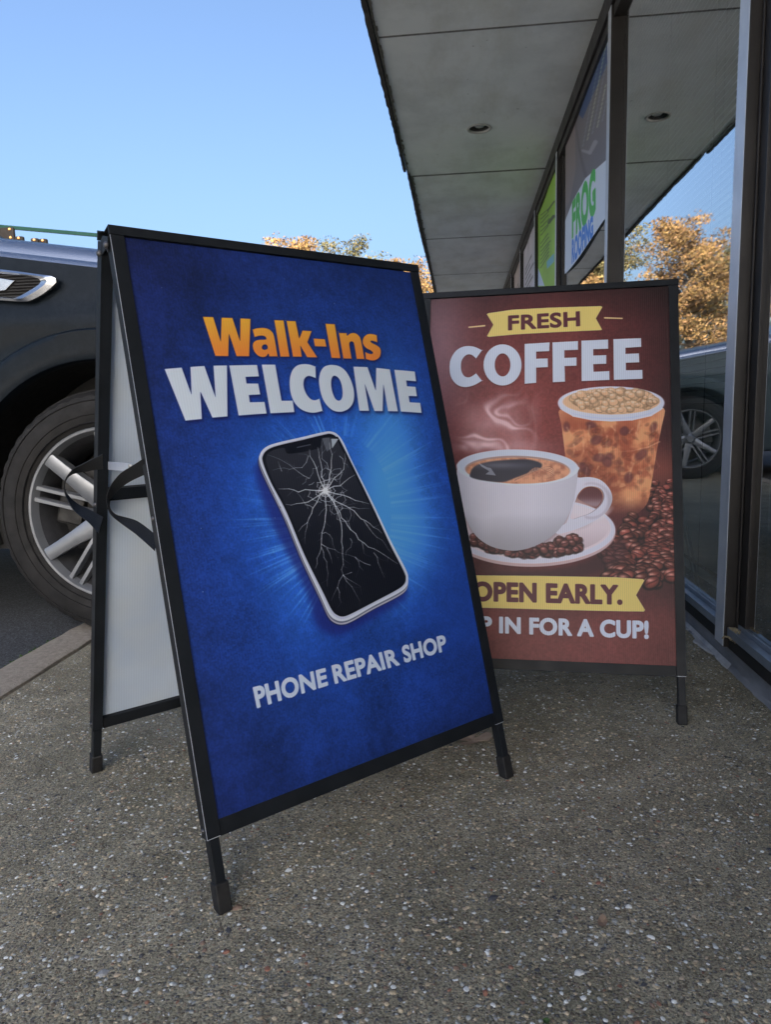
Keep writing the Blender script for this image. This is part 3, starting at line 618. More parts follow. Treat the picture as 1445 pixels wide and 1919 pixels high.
    # steam
    rs = np.random.default_rng(21); wx = (vnoise(H, W, 130, rs, 2) - .5) * 150; wy = (vnoise(H, W, 110, rs, 2) - .5) * 90
    gy, gx = np.mgrid[0:H, 0:W]; A = vnoise(H, W, 300, rs, 2); B_ = vnoise(H, W, 190, rs, 2); iy = np.clip(gy + wy, 0, H - 1).astype(int); ix = np.clip(gx + wx, 0, W - 1).astype(int); A, B_ = A[iy, ix], B_[iy, ix]
    wisp = np.exp(-((A - .50) / .020) ** 2) * .9 + np.exp(-((A - .42) / .035) ** 2) * .5 + np.exp(-((B_ - .52) / .028) ** 2) * .7 + np.exp(-((B_ - .40) / .03) ** 2) * .5
    env = np.exp(-(((X - 925 - (845 - Y) * .12) / 66) ** 4)) * sst(700, 800, Y) * sst(862, 835, Y); hz = vnoise(H, W, 120, rs, 3)
    C.put(np.clip(blur(wisp, 3) * (.25 + 1.1 * hz ** 1.5) * 1.2 * env + .62 * env * hz, 0, .85), (214, 184, 188))
    C.put(np.exp(-(((X - 975) / 60) ** 2 + ((Y - 838) / 14) ** 2)) * .25, (206, 176, 182))
    # saucer
    C.put(blur(C.cov([sm(ZD((60, 640), (200, 710), (600, 700), (850, 640), (1050, 500), (1080, 620), (800, 740), (300, 745)), 4)]), 7) * .6, (44, 22, 28))
    C.put(C.ell(1000, 1000, 153.5, 62, -1), (176, 150, 152)); C.put(C.ell(1000, 995, 153, 61, -1), (214, 212, 226)); 
    sh = np.exp(-(((X - 1010) / 150) ** 2 + ((Y - 1010) / 50) ** 2)); C.put(C.ell(1000, 992, 145, 54, -1), (200, 186, 192)); C.put(C.ell(1000, 992, 140, 50, -1) * sst(975, 1040, Y) * .55, (150, 128, 134))
    C.put(C.ell(1117, 968, 30, 9, -28, 6) * .6, (232, 228, 234)); C.put(C.ell(1104, 976, 26, 8, -30, 6) * .55, (160, 146, 152)); C.put(C.ell(1085, 952, 36, 16, 20, 12) * .45, (226, 222, 230))
    for k in range(170):
        x = rng.uniform(860, 1092); yb = 1008 + 30 * math.sin((x - 860) / 232 * math.pi * .62 + .5); y = yb - rng.uniform(-4, 22) * (1.1 if x > 1040 or x < 900 else .75); s_ = rng.uniform(7, 10)
        if ((x - 1000) / 136) ** 2 + ((y - 990) / 50) ** 2 > 1 or (x > 1085 and y < 1006): continue
        C.blob(x, y + 1.5, s_, s_ * .8, 0, (40, 22, 26), al=.7, soft=2.5); C.blob(x, y, s_ * .92, s_ * .68, rng.uniform(-40, 40), np.array([112, 62, 58]) * rng.uniform(.7, 1.2), (190, 138, 130), soft=1.4, crease=(56, 28, 30) if rng.random() < .4 else None)
    # cup
    cup = sm(ZD((24, 60), (24, 130), (34, 210), (55, 300), (85, 390), (130, 470), (190, 525), (270, 562), (380, 578), (480, 560), (570, 520), (650, 460), (705, 390), (745, 300), (770, 200), (782, 90), (760, 40), (400, -10), (60, 20)), 5)
    hd_o = ZD((770, 128), (800, 118), (860, 115), (920, 130), (965, 165), (995, 215), (998, 270), (970, 325), (920, 370), (850, 410), (780, 440), (690, 468), (650, 470), (640, 440), (700, 410), (720, 380), (760, 250))
    hd_i = ZD((775, 245), (790, 215), (820, 185), (860, 173), (905, 180), (935, 205), (942, 245), (925, 285), (890, 320), (850, 345), (800, 362), (740, 378), (745, 330))
    hole = C.cov([sm(ZD((782, 243), (800, 212), (830, 186), (865, 176), (905, 184), (932, 210), (938, 245), (922, 280), (895, 303), (850, 285), (800, 262)), 5)])
    hm = C.cov([sm(hd_o, 5)]); him = C.cov([sm(hd_i, 5)])
    C.put(blur(np.roll(C.cov([cup]), 8, 0), 8) * .45, (60, 42, 48)); hmask = np.clip(hm - him, 0, 1)
    hc = (.80 + .18 * sst(1160, 1120, X) - .12 * sst(960, 990, Y))[..., None] * np.array([.86, .85, .90]); C.put(hmask, hc.astype(np.float32))
    C.put(blur(np.clip(hm - him, 0, 1), 1) * np.roll(np.clip(him, 0, 1), 5, 1) * hmask, (120, 104, 112)); C.put(hmask * np.exp(-((np.hypot((X - 1108) / 1.0, (Y - 938) / .95) - 34) / 5) ** 2) * .5 * sst(1085, 1100, X), (140, 128, 138))
    cm = C.cov([cup]); uu = (X - 857) / 226; vv = (Y - 905) / 130
    sh = .93 - .20 * np.clip(uu - .62, 0, 1) ** 1.0 * 1.1 - .10 * np.clip(.25 - uu, 0, 1) * 1.6 - .20 * sst(.35, 1.0, vv) + .05 * np.exp(-((uu - .2) / .1) ** 2) - .02 * sst(.44, .54, vv)
    cc = sh[..., None] * np.array([.80, .785, .83]); C.put(cm, cc.astype(np.float32))
    C.put(C.ell(970, 875.5, 113.5, 33, 1), (214, 220, 236)); C.put(np.clip(C.ell(970, 876.5, 113, 33, 1) - C.ell(970, 872.5, 110, 31, 1), 0, 1) * .8, (236, 240, 250)); C.put(C.ell(970, 880, 99, 26, 1), (150, 128, 124)); 
    cof = C.ell(971, 882, 97, 24.5, 1); C.put(cof, (196, 140, 108)); cr = vnoise(H, W, 26, rng, 4); C.put(cof * np.clip((cr - .4) * 3, 0, 1) * .7, (142, 84, 66))
    dark = C.cov([sm(ZC((140, 650), (170, 600), (260, 570), (400, 556), (520, 555), (600, 580), (590, 615), (520, 640), (440, 670), (350, 700), (230, 692), (150, 672)), 5)]); dark = blur(dark, 2); C.put(dark, (46, 44, 54)); C.put(dark * np.exp(-(((X - 935) / 50) ** 2 + ((Y - 872) / 6) ** 2)) * .5, (110, 112, 124))
    C.put(C.cov([ZC((195, 575), (250, 605), (275, 610), (308, 658), (240, 650), (265, 630), (215, 600))]) * .5, (178, 184, 196))
    for k in range(7): C.stroke(sm(ZC((430, 690), (500, 655), (560, 630 - 4 * k), (640, 600 + 5 * k), (680, 620 + 6 * k), (640, 650 + 4 * k), (540, 665 + 3 * k)), 4)[:-6], 1.6, .8, (232, 196, 160) if k % 2 else (120, 66, 52), .55, 1.6)
    C.put(hole * 1.0, (88, 50, 52)); C.put(hole * np.exp(-((Y - 945) / 10) ** 2) * .5, (190, 178, 184))
    # ribbons and lettering
    ban = (218, 194, 112); ink = (78, 36, 44)
    b1 = Z6((368, 220), (376, 215), (500, 197), (700, 186), (962, 178), (970, 183), (936, 242), (968, 300), (960, 303), (700, 315), (520, 325), (378, 338), (369, 334), (402, 275)); m = C.cov([b1]); C.put(blur(m, 3) * .4, (50, 22, 26)); C.put(m, (240, 220, 150)); C.put(np.clip(blur(m, 1.5) * 2 - 1, 0, 1), ban)
    C.put(C.text("FRESH", Z6((481, 229), (850, 206), (852, 279), (481, 301)), .012, 2.6), ink)
    C.stroke(Z6((275, 288), (357, 280)), 2.2, 2.6, (226, 196, 140)); C.stroke(Z6((982, 239), (1073, 242)), 2.6, 2.2, (226, 196, 140))
    cf = [sm(Z6((343, 408), (343, 408), (300, 389), (250, 388), (208, 410), (180, 455), (174, 505), (184, 552), (212, 586), (252, 599), (300, 590), (343, 566), (343, 566), (312, 528), (312, 528), (282, 547), (255, 545), (238, 522), (233, 488), (240, 455), (262, 432), (288, 431), (312, 450), (312, 450)), 4)]
    th = np.linspace(0, 2 * math.pi, 40, endpoint=False); cf += [Z6(*[(450 + 99 * math.cos(a), 484 + 107 * math.sin(a)) for a in th]), Z6(*[(450 + 41 * math.cos(a), 484 + 60 * math.sin(a)) for a in th])]
    cf += [Z6((565, 375), (695, 367), (693, 412), (625, 415), (625, 452), (685, 450), (686, 495), (625, 498), (625, 577), (565, 582)), Z6((710, 367), (843, 360), (843, 405), (772, 408), (772, 448), (835, 445), (835, 488), (773, 490), (775, 571), (712, 574)),
           Z6((860, 358), (1000, 352), (1000, 400), (922, 402), (922, 435), (990, 433), (990, 478), (922, 480), (924, 520), (1006, 516), (1007, 562), (862, 568)), Z6((1027, 350), (1171, 345), (1172, 390), (1090, 395), (1090, 427), (1160, 424), (1162, 470), (1092, 473), (1093, 512), (1178, 510), (1179, 556), (1030, 562))]
    m = C.cov(cf); C.put(blur(np.roll(m, 3, 0), 3) * .55, (40, 16, 22)); C.put(m, (222, 230, 248))
    b2 = ZB((228, 690), (600, 693), (1000, 700), (1138, 710), (1145, 716), (1103, 790), (1148, 864), (1142, 872), (900, 868), (600, 860), (228, 850), (268, 770)); m = C.cov([b2]); C.put(blur(m, 4) * .4, (50, 22, 26)); C.put(m, (240, 220, 150)); C.put(np.clip(blur(m, 1.5) * 2 - 1, 0, 1), ban)
    C.put(C.text("OPEN EARLY.", ZB((287, 724), (1030, 742), (1030, 832), (287, 814)), .012, 4.2), ink)
    m = C.text("POP IN FOR A CUP!", ZB((176, 893), (1163, 921), (1163, 1004), (176, 967)), .012, 3.4); C.put(blur(m, 3) * .5, (50, 20, 24)); C.put(m, (214, 222, 240))
    return C
cA = art_phone(); cB = art_coffee()
imgA = cA.finish('phone_repair_print', (1.75, 1.7, 1.65)); imgB = cB.finish('coffee_print', (1.62, 1.62, 1.62), 1.0)
M['printA'] = print_mat('blue_phone_print', imgA, .42, (128, .10, .10), .32)
M['printB'] = print_mat('coffee_print', imgB, .40, (124, .24, .30), .3)

# window banners: planes just in front of the glass
XG = 0.775
def banner_canvas(ya, yb, za, zb, W, bg):      # ya nearer camera ... yb farther ; left in picture = far
    H = int(W * (zb - za) / (yb - ya)); return Canvas((XG - .012, yb, zb), (0, -(yb - ya), 0), (0, 0, -(zb - za)), W, H, bg)
def art_frog():
    C = banner_canvas(3.90, 5.52, 1.70, 2.62, 640, (222, 226, 236)); X, Y = C.X, C.Y; H, W = C.H, C.W; rng = np.random.default_rng(4)
    ZF = Z(940, 180, .19802)
    C.put(C.cov([ZF((1000, -900), (1000, 600), (800, 780), (670, 1000), (610, 1150), (560, 1300), (560, -600))]), (104, 98, 104))
    C.put(C.cov([ZF((560, 1150), (640, 1000), (700, 700), (690, 200), (560, 300))]), (122, 110, 112)); C.put(C.cov([ZF((700, 150), (1000, -1000), (1000, -300), (770, 220))]), (52, 72, 112))
    for k in range(5):
        for j in range(26):
            a = (770 + k * 45 - j * 0.0 + j * 8, 480 - k * 60 - j * 42); 
            if a[0] < 985: C.stroke(ZF(a, (a[0] + 10, a[1] - 26 + rng.uniform(-4, 4))), 2.0, 2.0, (190, 196, 160) if k % 2 else (130, 140, 150), .55)
    C.stroke(ZF((770, 520), (840, 540), (890, 440)), 5, 8, (140, 134, 142), .9, 2); C.stroke(ZF((690, 240), (740, 520), (800, 760)), 3, 6, (84, 76, 84), .7, 2)
    C.put(C.text("FROG", ZF((668, 1020), (885, 690), (885, 1100), (668, 1330)), .012, 5), (60, 166, 66)); C.put(C.text("ROOFING", ZF((668, 1370), (862, 1150), (862, 1345), (668, 1570)), .012, 3.2), (38, 112, 196))
    return C
def art_green():
    C = banner_canvas(5.86, 7.36, 1.42, 2.60, 420, (138, 178, 62)); rng = np.random.default_rng(6); ZF = Z(940, 180, .19802)
    C.img *= (1 + .18 * (vnoise(C.H, C.W, 90, rng, 3)[..., None] - .5))
    for k in range(13): C.stroke(ZF((370, 1130 + k * 38 + (k > 5) * 40), (440 + 30 * rng.random(), 1060 + k * 34 + (k > 5) * 40)), 1.6, 1.6, (52, 78, 36), .75)
    C.stroke(ZF((450, 1200), (495, 1140)), 5, 5, (40, 60, 36), .8); C.stroke(ZF((440, 1090), (500, 1000)), 2.5, 2.5, (40, 60, 36), .7); C.put(C.cov([ZF((430, 1570), (495, 1490), (495, 1570), (435, 1640))]), (104, 168, 176)); C.put(C.cov([ZF((340, 1620), (410, 1800), (340, 1800))]), (196, 208, 228))
    return C
def art_pale(ya, yb, seed, tint):
    C = banner_canvas(ya, yb, 1.42, 2.58, 300, tint); rng = np.random.default_rng(seed); H, W = C.H, C.W
    C.img *= (1 + .2 * (vnoise(H, W, 60, rng, 3)[..., None] - .5))
    C.img[int(H * .55):int(H * .68), int(W * .1):int(W * .5)] = np.array([92, 138, 190]) / 255
    for k in range(6): C.img[int(H * (.2 + k * .05)):int(H * (.2 + k * .05)) + 5, int(W * .15):int(W * (.5 + .4 * rng.random()))] *= .6
    return C
M['frog'] = print_mat('roofing_banner_print', art_frog().finish('roofing_banner', (1.3, 1.35, 1.4)), .5)
M['green'] = print_mat('green_banner_print', art_green().finish('green_banner', (1.3, 1.35, 1.4)), .5)
M['pale1'] = print_mat('pale_poster_print', art_pale(7.5, 8.98, 1, (186, 188, 200)).finish('pale_poster', (1.4, 1.3, 1.25)), .5)
M['pale2'] = print_mat('pale_poster_print_far', art_pale(9.2, 10.5, 2, (176, 168, 168)).finish('pale_poster_far', (1.4, 1.3, 1.25)), .5)

# ================================================================== SETTING
# asphalt ground to the horizon
def sheet(name, x0, x1, y0, y1, z, m, label=None):
    b = MB(); b.add([(x0, y0, z), (x1, y0, z), (x1, y1, z), (x0, y1, z)], [(0, 1, 2, 3)]); o = b.build(name, m); tag(o, label, None, kind='structure'); return o
sheet('asphalt_car_park', -600, 600, -600, 1200, -0.016, M['asphalt'], 'dark worn asphalt car park ground running back to the trees')
sheet('bounce_ground', -19, -6.8, -2.2, 60, -0.011, M['bounce_ground'], 'unseen pale ground added to bounce sunlight, beyond the parking bays')  # out of view, added to throw sunlight up at the soffit
sheet('bounce_forecourt', -60, 60, -70, -2.2, -0.006, M['bounce_ground'], 'unseen pale ground added to bounce sunlight, past the end of the shop')  # out of view, added to throw sunlight onto signs and soffit
pav = sheet('pavement', -1.262, 0.775, -2.2, 40, 0.0, M['aggregate'], 'exposed aggregate concrete walkway under both sign boards')
rng = np.random.default_rng(11)
# edging strip along the walkway, slightly uneven, with the dark crack beside it
ys = np.arange(-2.2, 40, .06); b = MB(); prof = []
for y in ys:
    j = rng.normal(0, .0025); j2 = rng.normal(0, .003); prof.append([(-1.424 + j2, y, -.030), (-1.420 + j2, y, -.004), (-1.412 + j2, y, .004), (-1.290 + j, y, .006), (-1.279 + j, y, .001), (-1.275 + j, y, -.028)])
b.grid(np.array(prof), flip=False); o = b.build('kerb_edging', M['edging'], smooth=True); tag(o, 'pale flush concrete edging strip between the walkway and the asphalt', kind='structure')
b = MB(); b.box((-1.278, -2.2, -.03), (-1.258, 40, -.012)); o = b.build('crack_fill', M['gasket']); tag(o, 'dark open joint between edging and walkway', kind='structure')

def dome(n=6):
    vs = [(0, 0, 1.0)]
    for r, z in ((.62, .78), (1.0, .0)):
        for k in range(n): a = 2 * math.pi * (k + (.5 if r < 1 else 0)) / n; vs.append((r * math.cos(a), r * math.sin(a), z))
    fs = [(0, 1 + k, 1 + (k + 1) % n) for k in range(n)]
    for k in range(n):
        a, c = 1 + k, 1 + (k + 1) % n; d, e = 1 + n + k, 1 + n + (k + 1) % n; fs += [(a, d, e), (a, e, c)]
    return np.array(vs, float), np.array(fs)
DV, DF = dome()
PC = [((.66, .68, .66), (.88, .88, .86)), ((.30, .31, .30), (.50, .51, .49)), ((.40, .32, .21), (.62, .51, .36)), ((.18, .14, .10), (.30, .24, .17)), ((.05, .053, .06), (.10, .10, .11)), ((.25, .13, .09), (.36, .20, .14))]
PW = [.13, .24, .37, .18, .05, .03]
def scatter(N, xr, yr, r0, r1, hfac):
    x = rng.uniform(*xr, N); y = rng.uniform(*yr, N)
    keep = (x > -1.25) & (x < .74); x, y = x[keep], y[keep]; N = len(x)
    a = rng.uniform(0, 2 * math.pi, N); rx = r0 + (r1 - r0) * rng.random(N) ** 2.6; ry = rx * rng.uniform(.45, 1, N); h = ry * rng.uniform(.12, hfac, N)
    jit = 1 + rng.normal(0, .16, (N, len(DV))); base = DV[None, :, :2] * jit[..., None] * np.stack([rx, ry], 1)[:, None]
    ca, sa = np.cos(a)[:, None], np.sin(a)[:, None]
    V = np.stack([x[:, None] + base[..., 0] * ca - base[..., 1] * sa, y[:, None] + base[..., 0] * sa + base[..., 1] * ca, DV[None, :, 2] * h[:, None] - .0003], 2)
    F = DF[None] + (np.arange(N) * len(DV))[:, None, None]
    ci = rng.choice(6, N, p=PW); lo = np.array([p[0] for p in PC])[ci]; hi = np.array([p[1] for p in PC])[ci]; c = lo + (hi - lo) * rng.random((N, 1)); c = np.hstack([c, np.ones((N, 1))])
    return V.reshape(-1, 3), F.reshape(-1, 3), np.repeat(c, len(DV), 0)
parts_ = [scatter(24000, (-.75, .75), (.76, 1.5), .0010, .0048, .55), scatter(32000, (-1.25, .75), (1.5, 2.6), .0012, .0050, .5), scatter(13000, (-1.25, .75), (2.6, 5.0), .0016, .0055, .45), scatter(4200, (-1.25, -.7), (.76, 1.5), .0012, .005, .45)]
V, F, Cc, off = [], [], [], 0
for v, f, c in parts_: V.append(v); F.append(f + off); Cc.append(c); off += len(v)
o = fast_mesh('gravel', np.vstack(V), np.vstack(F), M['pebble'], np.vstack(Cc), parent=pav); o['kind'] = 'stuff'
# the larger stones, one object each
pm = {}
for mi in range(6):
    for k in range(3):
        v = DV * (1 + rng.normal(0, .14, DV.shape)) ; v[:, 2] = np.maximum(v[:, 2], 0); b = MB(); b.add(v, [tuple(f) for f in DF]); tmp = b.build('pebble', PEB[mi]); pm[mi, k] = tmp.data; bpy.data.objects.remove(tmp)
for i in range(290):
    y = .80 + 1.0 * rng.random() ** 1.3; hw = .42 * (y + .1) / .9 + .02; x = -.10 * y + rng.uniform(-hw, hw)
    if not -1.24 < x < .73: continue
    r = rng.uniform(.0030, .0056) * (1.2 if rng.random() < .08 else 1); mi = rng.choice(6, p=[.15, .24, .38, .14, .05, .04])
    o = bpy.data.objects.new('pebble', pm[mi, int(rng.integers(3))]); COL.objects.link(o); o.parent = pav; o.location = (x, y, -.0003); o.scale = (r, r * rng.uniform(.5, .95), r * rng.uniform(.22, .45)); o.rotation_euler = (0, 0, rng.uniform(0, 6.28))
def gpt(px, z=0.0):
    d = ray(px); return CAM + d * ((z - CAMH) / d[2])
for px, r, mi in (((192, 1823), .0105, 1), ((425, 1783), .006, 5), ((925, 1682), .009, 4), ((541, 1630), .007, 0), ((445, 1700), .010, 3), ((1178, 1698), .006, 0), ((1085, 1822), .008, 0), ((12, 1893), .006, 1)):
    q = gpt(px); o = bpy.data.objects.new('pebble', pm[mi, 1]); COL.objects.link(o); o.parent = pav; o.location = (q[0], q[1], -.0003); o.scale = (r, r * .75, .003); o.rotation_euler = (0, 0, .6)

# ------------------------------------------------------------------ shop building
BX = 0.775; EZ = 2.745
shop = empty('shop_building', (0.775, 2.0, 0), label='single storey shop front with dark framed glass and a wide grey soffit', cat='building')
ORG = (0.775, 2.0, 0)
def bpart(b, name, m, **k):
    return b.build(name, m, shop, org=ORG, **k)
joints = [-4.6, -2.87, -.53, 1.80, 4.146, 6.492, 8.82, 11.13, 13.46, 15.8, 18.1, 20.4, 22.8]
for y0, y1 in zip(joints[:-1], joints[1:]):
    g = .0022; g2 = .0056 if y1 < 5 else .0102; xl = -.432 if y0 < 6 else -.405; dz = rng.normal(0, .0016); b = MB(); ya, yb = y0 + (.0056 if y0 < 5 else .0102), y1 - g2
    if y0 < 5.52 < y1:
        cx, cy, r = .153, 5.521, .078; n = 48; rect = []
        for k in range(n):
            a = 2 * math.pi * k / n; c_, s_ = math.cos(a), math.sin(a); tx = ((BX - .035 if c_ > 0 else xl) - cx) / c_ if abs(c_) > 1e-6 else 1e9; ty = ((yb if s_ > 0 else ya) - cy) / s_ if abs(s_) > 1e-6 else 1e9; t_ = min(abs(tx), abs(ty)); rect.append((cx + c_ * t_, cy + s_ * t_))
        cor = [(xl, ya), (xl, yb), (BX - .035, ya), (BX - .035, yb)]
        for c0 in cor:
            i = int(np.argmin([(c0[0] - q[0]) ** 2 + (c0[1] - q[1]) ** 2 for q in rect])); rect[i] = c0
        vs = [(cx + r * math.cos(2 * math.pi * k / n), cy + r * math.sin(2 * math.pi * k / n), EZ + dz) for k in range(n)] + [(q[0], q[1], EZ + dz) for q in rect] + [(cx + r * math.cos(2 * math.pi * k / n), cy + r * math.sin(2 * math.pi * k / n), EZ + .015) for k in range(n)]
        b.add(vs, [(k, n + k, n + (k + 1) % n, (k + 1) % n) for k in range(n)] + [(2 * n + k, k, (k + 1) % n, 2 * n + (k + 1) % n) for k in range(n)])
        b.box((xl, ya, EZ + .0155), (xl + .02, yb, EZ + .02))
    else: b.box((xl, ya, EZ + dz), (BX - .035, yb, EZ + .014))
    bpart(b, 'soffit_panel', M['soffit'])
for yj in joints[1:-1]:
    b = MB(); b.box((-.425 if yj < 6 else -.40, yj - (.0055 if yj < 5 else .010), EZ - .0022), (BX - .04, yj + (.0055 if yj < 5 else .010), EZ + .009)); bpart(b, 'joint_strip', M['joint'])
# stained ragged edge band beside the fascia
b = MB()
for y in np.arange(-4.58, 22, .05):
    x0 = (-.430 if y < 6.45 else -.402); wv_ = .010 + abs(rng.normal(0, .006)); b.add([(x0, y, EZ - .0035), (x0 + wv_, y, EZ - .0035), (x0 + wv_, y + .05, EZ - .0035), (x0, y + .05, EZ - .0035)], [(0, 1, 2, 3)])
bpart(b, 'soffit_edge_stain', M['stain'])
for (y0, y1, xo) in ((-4.6, 6.35, -.462), (6.37, 22.8, -.436)):
    rows = []
    for y in np.arange(y0, y1, .045):
        jz = EZ - .012 + rng.normal(0, .0013) - (.006 if rng.random() < .03 else 0); jx = xo + rng.normal(0, .0018) + .005 * math.sin(y * 1.3); rows.append([(xo + .028, y, EZ + .01), (xo + .026, y, jz), (jx, y, jz + rng.normal(0, .002)), (jx - .004, y, jz + .06), (xo - .002, y, 3.5), (xo + .04, y, 3.5)])
    b = MB(); b.grid(np.array(rows), flip=True); bpart(b, 'fascia', M['fascia'])  # unseen upper part made tall to keep the sun off the car
b = MB(); b.box((-.40, -4.6, EZ + .12), (7.5, 22.8, 3.49)); bpart(b, 'roof', M['roof'])
b = MB(); b.box((2.9, -4.6, 3.491), (7.5, 22.8, 3.7)); bpart(b, 'shadow_parapet', M['brick_wall'])  # unseen roof upstand, added to lengthen the building's shadow
b = MB(); b.box((4.6, -4.6, 0), (4.8, 22.8, EZ + .11)); b.box((.74, -4.6, 0), (4.59, -4.45, EZ + .11)); b.box((.80, 22.6, 0), (4.59, 22.8, EZ + .11)); b.box((.80, 12.5, 0), (4.59, 12.6, EZ + .11)); b.box((.86, -4.4, EZ - .10), (4.59, 22.5, EZ - .05)); bpart(b, 'wall', M['wall'])
b = MB(); b.box((.80, -4.4, 0), (4.59, 22.5, .03)); bpart(b, 'interior_floor', M['interior_floor'])
fins = [-4.44, -3.1, -1.4, .33, 2.04, 3.80, 5.76, 7.37, 9.09, 10.67, 12.4, 14.1, 15.8, 17.5, 19.2, 20.9]
FW = .07
for fy in fins:
    b = MB(); b.box((.7345, fy, .070), (.800, fy + FW, 2.64)); b.box((.7325, fy + .002, .072), (.7344, fy + FW - .002, 2.64), 1)  # front strip paler than the frame: sky light painted in
    bpart(b, 'mullion', [M['frame'], M['lit_and_bare']], bevel=.0015)
for fy in (2.04, 5.76):     # second stile butted against the mullion
    b = MB(); b.box((.768, fy - .056, .118), (.815, fy - .004, 2.60)); b.box((.762, fy - .013, .118), (.7675, fy - .004, 2.60)); bpart(b, 'door_stile', M['frame'], bevel=.0015)
b = MB(); b.box((5.0 - 4.27, -4.44, 2.64), (.80, 22.5, EZ - .002)); b.box((.745, -4.44, 2.585), (.80, 22.5, 2.639)); bpart(b, 'head_rail', M['frame'], bevel=.0015)
for a, c in zip(fins[:-1], fins[1:]):
    y0, y1 = a + FW + .001, c - .001
    if c in (2.04, 5.76): y1 = c - .057
    b = MB(); b.box((.742, a + FW + .001, .104), (.766, c - .001, .128)); b.box((.7665, a + FW + .001, .112), (.7745, c - .001, .140)); bpart(b, 'window_sill', M['sill'], bevel=.0012)
    b = MB(); b.box((XG, y0, .1285), (XG + .006, y1, 2.584)); b.m = [1, 1, 1, 1, 0, 1]; bpart(b, 'window_pane', [M['glass'], M['glass_in']])
b = MB(); b.box((.748, -4.44, .066), (.79, 22.5, .1035)); bpart(b, 'threshold_gap', M['gasket'])
rows = []
for y in np.arange(-4.44, 22.5, .03):
    rows.append([(.752 + rng.normal(0, .0015), y, 0.0), (.764 + rng.normal(0, .001), y, .010 + rng.normal(0, .002)), (.766, y, .03), (.764 + rng.normal(0, .001), y, .064), (.79, y, .0655)])
b = MB(); b.grid(np.array(rows)); bpart(b, 'base_kerb', M['base_concrete'], smooth=True)
rows = []; wob = 0
for y in np.arange(2.05, 2.95, .012):
    wob += rng.normal(0, .0035); wob *= .9; en = min(1, (y - 2.05) / .12, (2.95 - y) / .2); xo = .750 - en * (.006 + wob + .004 * math.sin(y * 31) + .003 * math.sin(y * 83)); rows.append([(xo, y, .0005), (xo + .004, y, .004), (.755, y, .005), (.7615, y, .016)])
b = MB(); b.grid(np.array(rows)); bpart(b, 'cement_smear', M['whitewash'])
# downlight
cx, cy = .153, 5.521; b = MB(); b.lathe([(.070, .006), (.074, -.004), (.086, -.005), (.090, .0005)], (cx, cy, EZ), (0, 0, 1), 40); dl = bpart(b, 'downlight', M['lamp_ring'], smooth=True)
b = MB(); b.lathe([(.071, .004), (.066, .05), (.05, .10), (.001, .105)], (cx, cy, EZ), (0, 0, 1), 32); q = b.build('lamp_recess', M['lamp_dark'], dl, org=ORG, smooth=True); q.matrix_parent_inverse = Matrix()
b = MB(); b.lathe([(.001, .014), (.030, .017), (.044, .030), (.046, .045), (.03, .09)], (cx + .004, cy + .01, EZ), (0, 0, 1), 28); b.build('bulb', M['bulb'], dl, org=ORG, smooth=True)
# debris in the corner of the big mullion
b = MB()
for k in range(120):
    x, y = .748 + rng.normal(0, .008), 2.03 - abs(rng.normal(0, .022)); s_ = rng.uniform(.0012, .0035); v = DV * s_ * (1 + rng.normal(0, .2, DV.shape)) + A3(x, y, .128 if x > .744 else .104); b.add(v, [tuple(f) for f in DF])
o = bpart(b, 'grit', M['debris']); o['kind'] = 'stuff'

# blinds behind the window between the two nearest mullions
bl = empty('venetian_blind', (.818, 2.95, 2.58), label='pale venetian blind with narrow slats behind the window right of the coffee sign', cat='blind')
sb = MB(); sb.frame_box((0, 0, 0), (0, 1, 0), (math.cos(rad(56)), 0, math.sin(rad(56))), (-math.sin(rad(56)), 0, math.cos(rad(56))), (-.80, .80), (-.0125, .0125), (-.0004, .0004)); tmp = sb.build('slat', M['slat']); sme = tmp.data; bpy.data.objects.remove(tmp)
for k in range(104):
    o = bpy.data.objects.new('slat', sme); COL.objects.link(o); o.parent = bl; o.location = (rng.normal(0, .0003), 0, -.03 - k * .0226); o.rotation_euler = (rng.normal(0, .0006), rng.normal(0, .03), 0)
for yy in (-.45, .07, .55):
    b = MB(); b.tube([(.013, yy, 0), (.013, yy, -2.4)], .0013, 6); b.tube([(-.013, yy, 0), (-.013, yy, -2.4)], .0013, 6); b.build('cord', M['cord'], bl)
b = MB(); b.box((-.018, -.81, -.012), (.018, .81, .012)); b.build('head_box', M['slat'], bl); b = MB(); b.box((-.012, -.80, -2.41), (.012, .80, -2.395)); b.build('bottom_bar', M['slat'], bl)

lf = empty('leaning_frame', (.7895, 2.7, .05), label='folded metal frame leaning behind the window glass low down beside the coffee sign', cat='frame')
for dy, r_ in ((0, .0045), (.045, .003)):
    b = MB(); b.tube([(.7895, 2.40 + dy, .10), (.7895, 2.97 + dy, .80)], r_, 8); b.build('bar', M['steel'], lf, org=(.7895, 2.7, .05), smooth=True)
